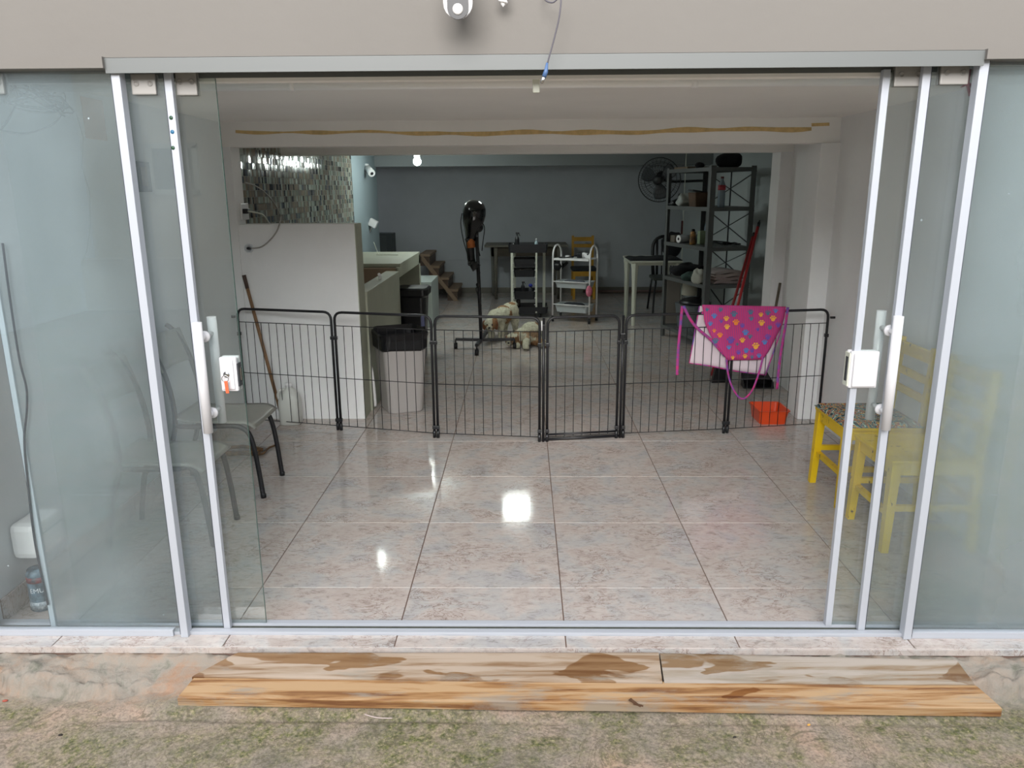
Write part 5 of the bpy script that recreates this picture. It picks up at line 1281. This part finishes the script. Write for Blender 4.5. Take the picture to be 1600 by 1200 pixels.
for (px, lab, c_, z1_) in ((893, 'grey cloth bundle in the middle tray of the white cart', '#5c6068', at(890, 441, 9.05).z), (880, 'dark folded cloth in the bottom tray of the white cart', '#2b2e33', at(890, 477, 9.05).z)):
    m_ = MB().ball((0, 0, 0), (.14, .07, .022), 20, 8); m_.v = [tuple(Vector(v)*(1+.25*noise.noise(Vector(v)*30))) for v in m_.v]
    o = m_.build('folded_cloth', plain('cloth', c_, .95, bump=.5)); o.location = cc_+V((0, 0, z1_-.008)); o.rotation_euler = (0, 0, ang_); tag(o, lab, 'cloth')
pk = at(919, 455, 8.93)
m_ = MB().ball(pk+V((.01, -.015, -.0)), (.038, .02, .062), 14, 10); m_.v = [tuple(Vector(v)+Vector((.008*noise.noise(Vector(v)*40), 0, .008*noise.noise(Vector(v)*35)))) for v in m_.v]
tag(m_.build('pink_pouch', plain('pink patterned cloth', '#b8506c', .8, vcol='#d58a9a', vscale=40)), 'pink patterned pouch hanging on the white cart front corner', 'pouch')

# ---------------- wooden table at the rear
wt = thing('wooden_table', (.02, 11.3, 0), 'old wooden table against the rear wall behind the salon trolley', 'table')
zt_ = .775
M_tw = plain('grey worn wood', '#6f6b60', .6, var=.3, vscale=8); M_tw2 = plain('brown table apron', '#433a2d', .7, var=.3, vscale=10)
MB().b2((-.56, 11.05, zt_-.03), (.63, 11.68, zt_), .006).build('table_top', M_tw, wt)
MB().b2((-.46, 11.1, zt_-.16), (.53, 11.13, zt_-.03)).b2((-.46, 11.1, zt_-.16), (-.43, 11.6, zt_-.03)).b2((.50, 11.1, zt_-.16), (.53, 11.6, zt_-.03)).build('table_apron', M_tw2, wt)
for x, y in ((-.40, 11.12), (-.46, 11.55), (.50, 11.12), (.46, 11.55)): MB().lathe((x, y, 0), [(.02, 0), (.022, .3), (.03, .6), (.035, zt_-.03)], 10).build('leg', plain('pale leg paint', '#7e7f78', .6) if x < -.45 else M_tw, wt)
# mustard chair at the rear
def rear_chair():
    t = thing('mustard_chair', (.86, 11.3, 0), 'old mustard wooden chair with a dark cushion by the rear wall', 'chair')
    x0, x1, y0, y1, zs, zt_ = .70, 1.03, 11.05, 11.45, .40, .88
    for x in (x0+.02, x1-.02):
        MB().beam((x, y0+.02, 0), (x, y0+.02, zs), .034, .034).build('leg', M_yel2, t)
        MB().beam((x, y1, 0), (x, y1-.03, zs), .034, .034).beam((x, y1-.03, zs), (x, y1+.01, zt_), .034, .03).build('rear_post', M_yel2, t)
    MB().b2((x0, y0, zs-.02), (x1, y1-.03, zs), .004).build('seat', M_yel2, t)
    MB().b2((x0+.02, y0+.01, zs-.07), (x1-.02, y0+.03, zs-.02)).build('apron_rail', M_yel2, t)
    MB().b2((x0+.02, y0+.01, .17), (x1-.02, y0+.03, .20)).build('stretcher', M_yel2, t)
    for z0_, z1_ in ((.80, .86), (.71, .76)): MB().b2((x0+.02, y1-.01, z0_), (x1-.02, y1+.012, z1_), .003).build('back_slat', M_yel2, t)
rear_chair()
tag(MB().box((.865, 11.22, .425), (.36, .38, .045), None, .02).build('dark_cushion', plain('dark cushion', '#26282b', .9, bump=.5)), 'dark seat cushion on the mustard chair at the rear wall', 'cushion')

# ---------------- white plastic table and black chair
T0 = V((1.235, 8.80, 0)); T1 = V((1.80, 9.55, 0)); zt_ = at(1000, 408, 8.8).z
wtb = thing('white_table', (1.5, 9.1, 0), 'white plastic table draped with black cloth left of the shelving', 'table')
MB().b2((T0.x-.02, T0.y-.02, zt_-.02), (T1.x, T1.y, zt_), .008).b2((T0.x, T0.y, zt_-.05), (T1.x-.02, T0.y+.02, zt_-.02)).b2((T0.x, T0.y, zt_-.05), (T0.x+.02, T1.y-.02, zt_-.02)).build('table_top', M_cream, wtb)
for x, y in ((T0.x+.03, T0.y+.03), (T0.x+.03, T1.y-.05), (T1.x-.05, T0.y+.03), (T1.x-.05, T1.y-.05)):
    MB().lathe((x, y, 0), [(.022, 0), (.030, .5), (.038, zt_-.09), (.044, zt_-.06), (.04, zt_-.02)], 8, smooth=False).build('leg', M_cream, wtb)
bc = MB()
def fc(u, v):
    x = T0.x-.03+(T1.x-T0.x+.03)*u; y = T0.y+.02+.5*v; e = min(u, 1-u, v, 1-v)
    return V((x+.01*noise.noise(V((x*9, y*9, 4))), y, zt_+.004+min(1, e/.08)*(.014+.012*noise.noise(V((x*9, y*9, 0)))+.018*max(0, u-.5))))
bc.grid(fc, 26, 16); tag(bc.build('black_cloth', M_blackcloth, None, .006), 'rumpled black cloth spread on the white table', 'cloth')
kc = thing('black_chair', (1.50, 10.05, 0), 'black chair with an arched back behind the white table', 'chair')
bx = at(1026, 385, 10.1).x
pa = arc((bx+.10, 10.15, .80), .14, PI, 0, 14, (1, 0, 0), (0, 0, 1.0))
MB().tube([V((bx-.04, 10.05, .45)), V((bx-.045, 10.12, .65))]+pa+[V((bx+.245, 10.12, .65)), V((bx+.24, 10.05, .45))], .022, 10).build('back_hoop', M_black, kc)
for k in range(4): x = bx+.01+.06*k; MB().tube([V((x, 10.06, .45)), V((x, 10.14, .90))], .008 if k else .016, 8).build('back_spindle', M_black, kc)
MB().box((bx+.10, 9.88, .44), (.38, .38, .04), None, .015).build('seat', plain('grey green seat', '#4b514e', .6), kc)
for s_ in (-1, 1):
    x = bx+.10+s_*.16
    MB().tube(smooth_path([(x-.02*s_*0-.03, 9.66, 0), (x-.02, 9.68, .25), (x, 9.70, .40), (x, 9.80, .42), (x, 10.0, .42)], 4), .013, 8).build('front_leg', M_black, kc)
    MB().tube([(x, 10.02, .43), (x+.02*s_, 10.16, 0)], .013, 8).build('rear_leg', M_black, kc)
jk = MB().ball((0, 0, 0), (.13, .06, .15), 18, 12); jk.v = [tuple(Vector(v)*(1+.25*noise.noise(Vector(v)*12))) for v in jk.v]
jk = jk.build('backpack', M_blackcloth); jk.location = (at(1050, 388, 9.62).x, 9.66, zt_+.11); tag(jk, 'dark backpack slumped at the rear of the white table', 'backpack')
jk.location = (at(1050, 388, 9.45).x, 9.42, zt_+.14)

# ---------------- steel shelving
SA = at(1110, 300, 7.3); SD = at(1180, 300, 7.42); SB = at(1041, 300, 8.22); SC = SB+(SD-SA)
for q_ in (SA, SB, SC, SD): q_.z = 0
zS = at(1113, 262, 7.3).z
su = thing('steel_shelving', (SA+SC)/2, 'grey steel shelving unit with cross braces by the rear right wall', 'shelving')
exu = (SD-SA).normalized(); eyu = (SB-SA).normalized(); wS = (SD-SA).length; lS = (SB-SA).length
def lpost(p, sx, sy):
    m_ = MB(); w_ = .052; t_ = .003
    a = p+exu*(w_*sx); b = p+eyu*(w_*sy)
    for e, n_ in ((a, eyu*sy), (b, exu*sx)):
        m_.prism([p, e, e+n_*t_, p+n_*t_], (0, 0, zS+.02))
    for k in range(12):
        pass
    return m_.build('post', M_steel, su)
lpost(SA, 1, 1); lpost(SD, -1, 1); lpost(SB, 1, -1); lpost(SC, -1, -1)
shz = [zS, at(1113, 325, 7.3).z, at(1113, 388, 7.3).z, at(1113, 447, 7.3).z, .12]
for z_ in shz:
    m_ = MB(); m_.prism([SA, SD, SC, SB], (0, 0, .004)); m_.v = [(v[0], v[1], v[2]+z_) for v in m_.v]
    for a, b in ((SA, SD), (SB, SC), (SA, SB), (SD, SC)): m_.beam(a+V((0, 0, z_-.012)), b+V((0, 0, z_-.012)), .004, .036)
    m_.build('shelf', M_steel, su)
for z0_, z1_ in ((shz[1]+.01, shz[0]-.03), (shz[2]+.01, shz[1]-.03), (shz[3]+.01, shz[2]-.03), (shz[4]+.01, shz[3]-.03)):
    MB().beam(SD+V((0, 0, z0_)), SC+V((0, 0, z1_)), .003, .015, exu).beam(SD+V((0, 0, z1_)), SC+V((0, 0, z0_)), .003, .015, exu).build('cross_brace', M_dark, su)
mid_ = (SD*.52+SC*.48)
MB().beam(mid_+V((0, 0, .12)), mid_+V((0, 0, zS-.03)), .003, .014, exu).build('middle_strut', M_dark, su)
def S(u, v, z): return SA+exu*(wS*u)+eyu*(lS*v)+V((0, 0, z+.004))
def lump(name, c, r, mat, label, cat, amp=.25, fr=14, rz_=0):
    m_ = MB().ball((0, 0, 0), r, 20, 12); m_.v = [tuple(Vector(v)*(1+amp*noise.noise(Vector(v)*fr+Vector(c)))) for v in m_.v]
    m_.v = [(v[0], v[1], max(v[2], -r[2]*.8)) for v in m_.v]
    o = m_.build(name, mat); o.location = Vector(c)+V((0, 0, r[2]*.8)); o.rotation_euler = (0, 0, rz_); return tag(o, label, cat)
ra = math.atan2(exu.y, exu.x)
lump('black_bag', S(.55, .15, shz[0]), (.12, .10, .075), M_blackcloth, 'black soft bag on the top shelf of the steel unit', 'bag', .35, 10)
lump('black_pouch', S(-.02+.08, .30, shz[0]), (.045, .05, .03), M_blackcloth, 'small black pouch left of the bag on the top shelf', 'pouch')
tag(MB().box(S(.35, .75, shz[0])+V((0, 0, .012)), (.25, .3, .02), Matrix.Rotation(ra, 3, 'Z'), .004).build('flat_box', plain('tan cardboard', '#7b6b58', .8)), 'flat tan cardboard box at the rear of the top shelf', 'box')
# second shelf
pbx = S(.22, .44, shz[1])
pb_ = thing('brown_bag', pbx, 'brown paper bag in the middle of the second shelf left of the near post', 'bag')
shell(MB(), pbx, Matrix.Rotation(ra, 3, 'Z'), [(.13, .14, 0, .01), (.15, .15, .07, .01), (.16, .15, .13, .01), (.15, .14, .135, .01)], True, True).build('body', plain('brown bag', '#5b4636', .8, var=.3, vscale=14), pb_)
MB().box(pbx+V((0, 0, .142)), (.19, .10, .014), Matrix.Rotation(ra, 3, 'Z') @ Matrix.Rotation(.15, 3, 'Y'), .004).build('lid', M_dgrey, pb_)
lump('white_plastic_bag', S(.16, .68, shz[1]), (.09, .08, .07), plain('white bag film', '#9da39f', .4, bump=.8, bscale=25), 'crumpled white plastic bag on the second shelf', 'plastic bag', .5, 22)
lump('black_strap_roll', S(.18, .90, shz[1]), (.09, .06, .035), M_blackp, 'rolled black straps at the rear of the second shelf', 'straps', .5, 20)
tag(MB().tube(smooth_path([S(.10, .80, shz[1])+V((0, 0, .01)), S(.10, .79, shz[1])+V((0, 0, .10)), S(.12, .78, shz[1])+V((.01, 0, .11)), S(.14, .77, shz[1])+V((.03, 0, .01))], 5), .010, 8).build('black_hook', M_blackp), 'black curved strap standing between bag and roll on second shelf', 'strap')
bt = thing('pet_bottle', S(.16, .05, shz[1]), 'clear plastic bottle with a red label on the second shelf', 'bottle'); q = S(.36, .10, shz[1])
M_pet = plain('bluish clear plastic', '#7c8a94', .15)
MB().lathe(q, [(.03, 0), (.034, .01), (.034, .12), (.030, .15), (.034, .18), (.028, .21), (.013, .245), (.013, .262)], 18).build('body', M_pet, bt)
MB().lathe(q+V((0, 0, .155)), [(.0355, 0), (.0355, .045)], 18).build('label', plain('red bottle label', '#a0303a', .4), bt); MB().lathe(q+V((0, 0, .26)), [(.015, 0), (.015, .018), (0, .018)], 14).build('cap', plain('dark red cap', '#5b2a2e', .4), bt)
# third shelf
pr = S(.30, .50, shz[2])
fr_ = thing('film_roll', pr, 'roll of cling film lying on the third shelf with its end facing out', 'film roll')
a = S(.06, .70, shz[2])+V((0, 0, .042)); b = S(.55, .74, shz[2])+V((0, 0, .042))
MB().tube([a, b], .040, 18).build('roll', plain('milky film', '#8a8d90', .25), fr_); dd_ = (b-a).normalized()
MB().lathe(a-dd_*.002, [(.040, 0), (.040, .002), (.016, .002), (.016, .0)], 18, axis=-dd_).build('end_disc', M_white, fr_); MB().tube([a-dd_*.004, a-dd_*.003], .013, 14).build('core', M_blackp, fr_)
# fix: roll end must be at its own place
q = S(.17, .48, shz[2])
bg_ = thing('striped_bottle', q, 'orange and black striped bottle on the third shelf in front of the film roll', 'bottle')
MB().lathe(q, [(.030, 0), (.034, .01), (.032, .05), (.026, .06), (.032, .075), (.028, .10), (.030, .115), (.016, .13)], 18).build('body', plain('honey plastic', '#a8783a', .3, vcol='#33261a', vscale=30), bg_)
for k in range(4): MB().lathe(q+V((0, 0, .018+.018*k)), [(.0335, 0), (.0338, .005)], 18).build('stripe', M_blackp, bg_)
MB().lathe(q+V((0, 0, .128)), [(.018, 0), (.016, .02), (0, .024)], 14).build('cap', M_blackp, bg_)
bottle(S(.75, .70, shz[2]), .036, .26, plain('clear blue plastic', '#72808a', .2), 'clear bottle with a red cap behind the striped one', cap=plain('red cap', '#8f1f2b', .4))
q = S(.42, .52, shz[2])
tag(MB().box(q+V((0, 0, .065)), (.07, .06, .13), Matrix.Rotation(ra, 3, 'Z'), .008).build('green_carton', plain('pale green carton', '#8a9c7e', .6)), 'pale green carton just right of the striped bottle on the third shelf', 'carton')
tag(MB().box(S(.25, .90, shz[2])+V((0, 0, .035)), (.14, .12, .07), Matrix.Rotation(ra, 3, 'Z'), .004).build('wooden_box', plain('greyish wood box', '#6e675c', .8, var=.2)), 'grey wooden box at the rear of the third shelf', 'box')
cords = MB(); random.seed(9)
cords.tube(smooth_path([S(.45+.3*random.random()+.2, .15+.5*random.random(), shz[2])+V((0, 0, .006+.02*random.random())) for _ in range(14)], 5), .007, 6)
tag(cords.build('cord_heap', M_blackp), 'heap of black cord at the right of the third shelf', 'cord')
# fourth shelf: towels
q = S(.62, .22, shz[3])
for k in range(4):
    h_ = .030; m_ = MB()
    def ftw(u, v, k=k):
        w_ = .30; d__ = .26; x = (u-.5)*w_*(1-.02*k); y = (v-.5)*d__
        return V((x, y, 0))
    pl = []
    for i in range(13):
        u = i/12; pl.append(V(((u-.5)*.30, -.13, h_*.5+.006*math.sin(u*7+k*1.3)+h_*.5*math.sqrt(max(0, 1-(2*abs(u-.5))**6)))))
    lo_ = [V(((i/12-.5)*.30, -.13, .006*math.sin(i/12*7+k*1.3)+.001)) for i in reversed(range(13))]
    poly_ = pl+lo_
    m_.prism(poly_, (0, .26, 0))
    o = m_.build('folded_towel', plain('pinkish towel', ('#a99b98', '#a89692', '#aa9b96', '#a59a97')[k], .95, bump=.7, bscale=80)); o.location = q+V((0, 0, .001+k*.032)); o.rotation_euler = (0, 0, ra)
    tag(o, ('bottom', 'second', 'third', 'top')[k]+' pinkish towel of the folded stack on the fourth shelf', 'towel', 'folded towels on the fourth shelf')
lump('white_towel_roll', S(.06, .22, shz[3]), (.055, .09, .075), plain('white towelling', '#aeb0a6', .95, bump=.7, bscale=70), 'bunched white towel hanging over the front of the fourth shelf', 'towel', .55, 24)
lump('green_cloth', S(.15, .45, shz[3]), (.10, .09, .05), plain('dark green cloth', '#3b4f4a', .95, bump=.6), 'dark green cloth left of the white towel on the fourth shelf', 'cloth', .4, 16)
lump('black_garment', S(.25, .66, shz[3])+V((0, 0, .03)), (.16, .14, .07), M_blackcloth, 'black garment heaped at the rear of the fourth shelf', 'garment', .4, 12)
# bottom things
q = S(.45, .62, shz[4])
cr_ = thing('storage_tub', q, 'grey storage tub with a black lid on the lowest shelf', 'tub')
shell(MB(), q, Matrix.Rotation(ra, 3, 'Z'), [(.24, .34, 0, .05), (.30, .40, .26, .06)], True, True).build('body', plain('grey tub plastic', '#5b6265', .45), cr_)
MB().lathe(q+V((0, 0, .26)), [(.16, 0), (.165, .02), (.13, .05), (.05, .07), (0, .07)], 22).build('lid', M_blackp, cr_)
tag(MB().lathe((at(1078, 442, 8.0).x, 8.0, shz[4]+.345), [(.075, 0), (.078, .01), (.078, .17), (.07, .18), (.07, .175), (0, .17)], 22).build('white_canister', plain('off white canister', '#a19f90', .5)), 'off white canister standing on the tub lid in the shelving', 'canister')
o = MB().box((at(1052, 432, 8.75).x, 8.72, .30), (.16, .05, .6), None, .01).build('cardboard_sheet', plain('beige board', '#77716a', .8)); tag(o, 'beige board standing upright behind the shelving post', 'board')
lump('white_rag', S(.55, .08, shz[4]), (.12, .08, .05), plain('white rag', '#9a9d96', .95, bump=.7), 'white rag on the lowest shelf right of the tub', 'rag', .4, 18)

# wall fan
fb = at(1030, 281, 9.75); rF = .262
fn_ = thing('wall_fan', (XRB, 9.9, fb.z), 'black caged fan mounted on the rear right wall above the shelving', 'fan')
fdir = V((-.42, -.90, -.05)).normalized(); fxv = fdir.cross(V((0, 0, 1))).normalized(); fyv = fxv.cross(fdir)
cg = MB()
for rr_, dp_ in ((.06, .07), (.115, .068), (.17, .055), (.22, .03), (rF, 0)): cg.tube(arc(fb+fdir*dp_, rr_, 0, 2*PI, 36, fxv, fyv), .0022 if rr_ < rF else .006, 5, False)
for rr_, dp_ in ((.10, -.09), (.20, -.06)): cg.tube(arc(fb+fdir*dp_, rr_, 0, 2*PI, 30, fxv, fyv), .0022, 5, False)
for k in range(28):
    a = 2*PI*k/28; e = fxv*math.cos(a)+fyv*math.sin(a); a2 = a+.35; e2 = fxv*math.cos(a2)+fyv*math.sin(a2)
    cg.tube([fb+fdir*.07+e*.05, fb+fdir*.062+(e*.5+e2*.5)*.15, fb+e2*rF], .0016, 4, False)
    cg.tube([fb-fdir*.10+e*.06, fb-fdir*.06+e*.20, fb+e*rF], .0016, 4, False)
stuff(cg.build('cage', M_black, fn_))
MB().lathe(fb+fdir*.066, [(.058, 0), (.055, .01), (.03, .018), (0, .02)], 20, axis=fdir).build('cage_badge', M_blackp, fn_)
for k in range(3):
    a = 2*PI*k/3+.4; m_ = MB()
    def fbld(u, v, a=a):
        rr_ = .04+.19*u; aa = a+(v-.5)*1.15*(.55+.45*math.sin(PI*min(1, u*.9+.1))); return fb+(fxv*math.cos(aa)+fyv*math.sin(aa))*rr_+fdir*(.03*(v-.5))
    m_.grid(fbld, 8, 6); m_.build('blade', plain('smoky fan blade', '#3b4044', .3) if k == 0 else bpy.data.materials['smoky fan blade'], fn_, .002)
MB().tube([fb+fdir*.02, fb-fdir*.09], .042, 16).ball(fb-fdir*.11+V((0, 0, .03)), (.075, .08, .07), 16, 10).build('motor', M_blackp, fn_)
MB().tube(smooth_path([fb-fdir*.12, fb-fdir*.20+V((.10, 0, -.03)), V((XRB-.08, 10.0, fb.z-.01)), V((XRB-.0, 10.0, fb.z-.01))], 5), .016, 8).box((XRB-.012, 10.0, fb.z), (.024, .08, .12), None, .006).build('arm', M_blackp, fn_)
# hanging cord from fan
tag(MB().tube(smooth_path([V((at(1070, 290, 8.9).x, 8.9, ZC)), at(1070, 290, 8.9), at(1067, 360, 8.9), at(1065, 420, 8.9), at(1064, 470, 8.9), at(1066, 540, 8.9)], 5), .004, 6).build('pull_cord', M_cream), 'thin pale cord hanging vertically behind the steel shelving', 'cord')
tag(MB().b2(at(1066, 366, 8.2)-V((.016, .006, 0)), at(1066, 345, 8.2)+V((.010, .006, 0)), .003).build('red_tag', plain('maroon tag', '#5a2227', .6)), 'maroon and white tag hung on the shelving front above the film roll', 'tag')

# stairs at the rear left
sr = thing('staircase', (-1.4, 11.3, 0), 'brown staircase rising left along the rear wall behind the counter', 'staircase')
n_ = 4; run = .128*1.0; rise = .166
for k in range(n_):
    x1_ = -.95-k*run; x0_ = x1_-run-.015
    MB().b2((x0_, 10.95, rise*(k+1)-.035), (x1_+.015, 11.75, rise*(k+1)), .004).build('tread', M_stair2, sr)
    MB().b2((x0_, 10.97, rise*k), (x1_, 11.75, rise*(k+1)-.035)).build('riser', M_stair, sr)
MB().prism([(-.93, 10.93, 0), (-.93-n_*run, 10.93, rise*n_), (-.93-n_*run, 10.93, rise*n_-.09), (-1.0, 10.93, 0)], (0, .02, 0)).build('stringer', M_stair2, sr)
blk = MB().b2((-1.62, 8.75, 0), (-1.05, 9.45, .525), .006).build('low_cabinet', plain('pale cabinet', '#a3aca8', .5)); tag(blk, 'pale low cabinet standing past the end of the tub counter', 'cabinet')
gc = thing('grey_locker', (-2.05, 11.3, 0), 'dark grey metal locker in the stairwell left of the rear wall', 'locker')
MB().b2((-2.30, 11.45, 0), (-1.93, 11.75, .925), .006).build('body', plain('dark locker paint', '#3e4546', .5), gc); MB().b2((-2.26, 11.440, .05), (-2.02, 11.452, .89), .004).build('door', plain('locker door paint', '#474e4e', .5), gc)
tag(MB().tube([(.9, 11.70, .03), (2.3, 11.70, .03)], .02, 8).build('floor_pipe', plain('dull pink pipe', '#7a6461', .6)), 'dull pink pipe lying along the base of the rear wall', 'pipe')
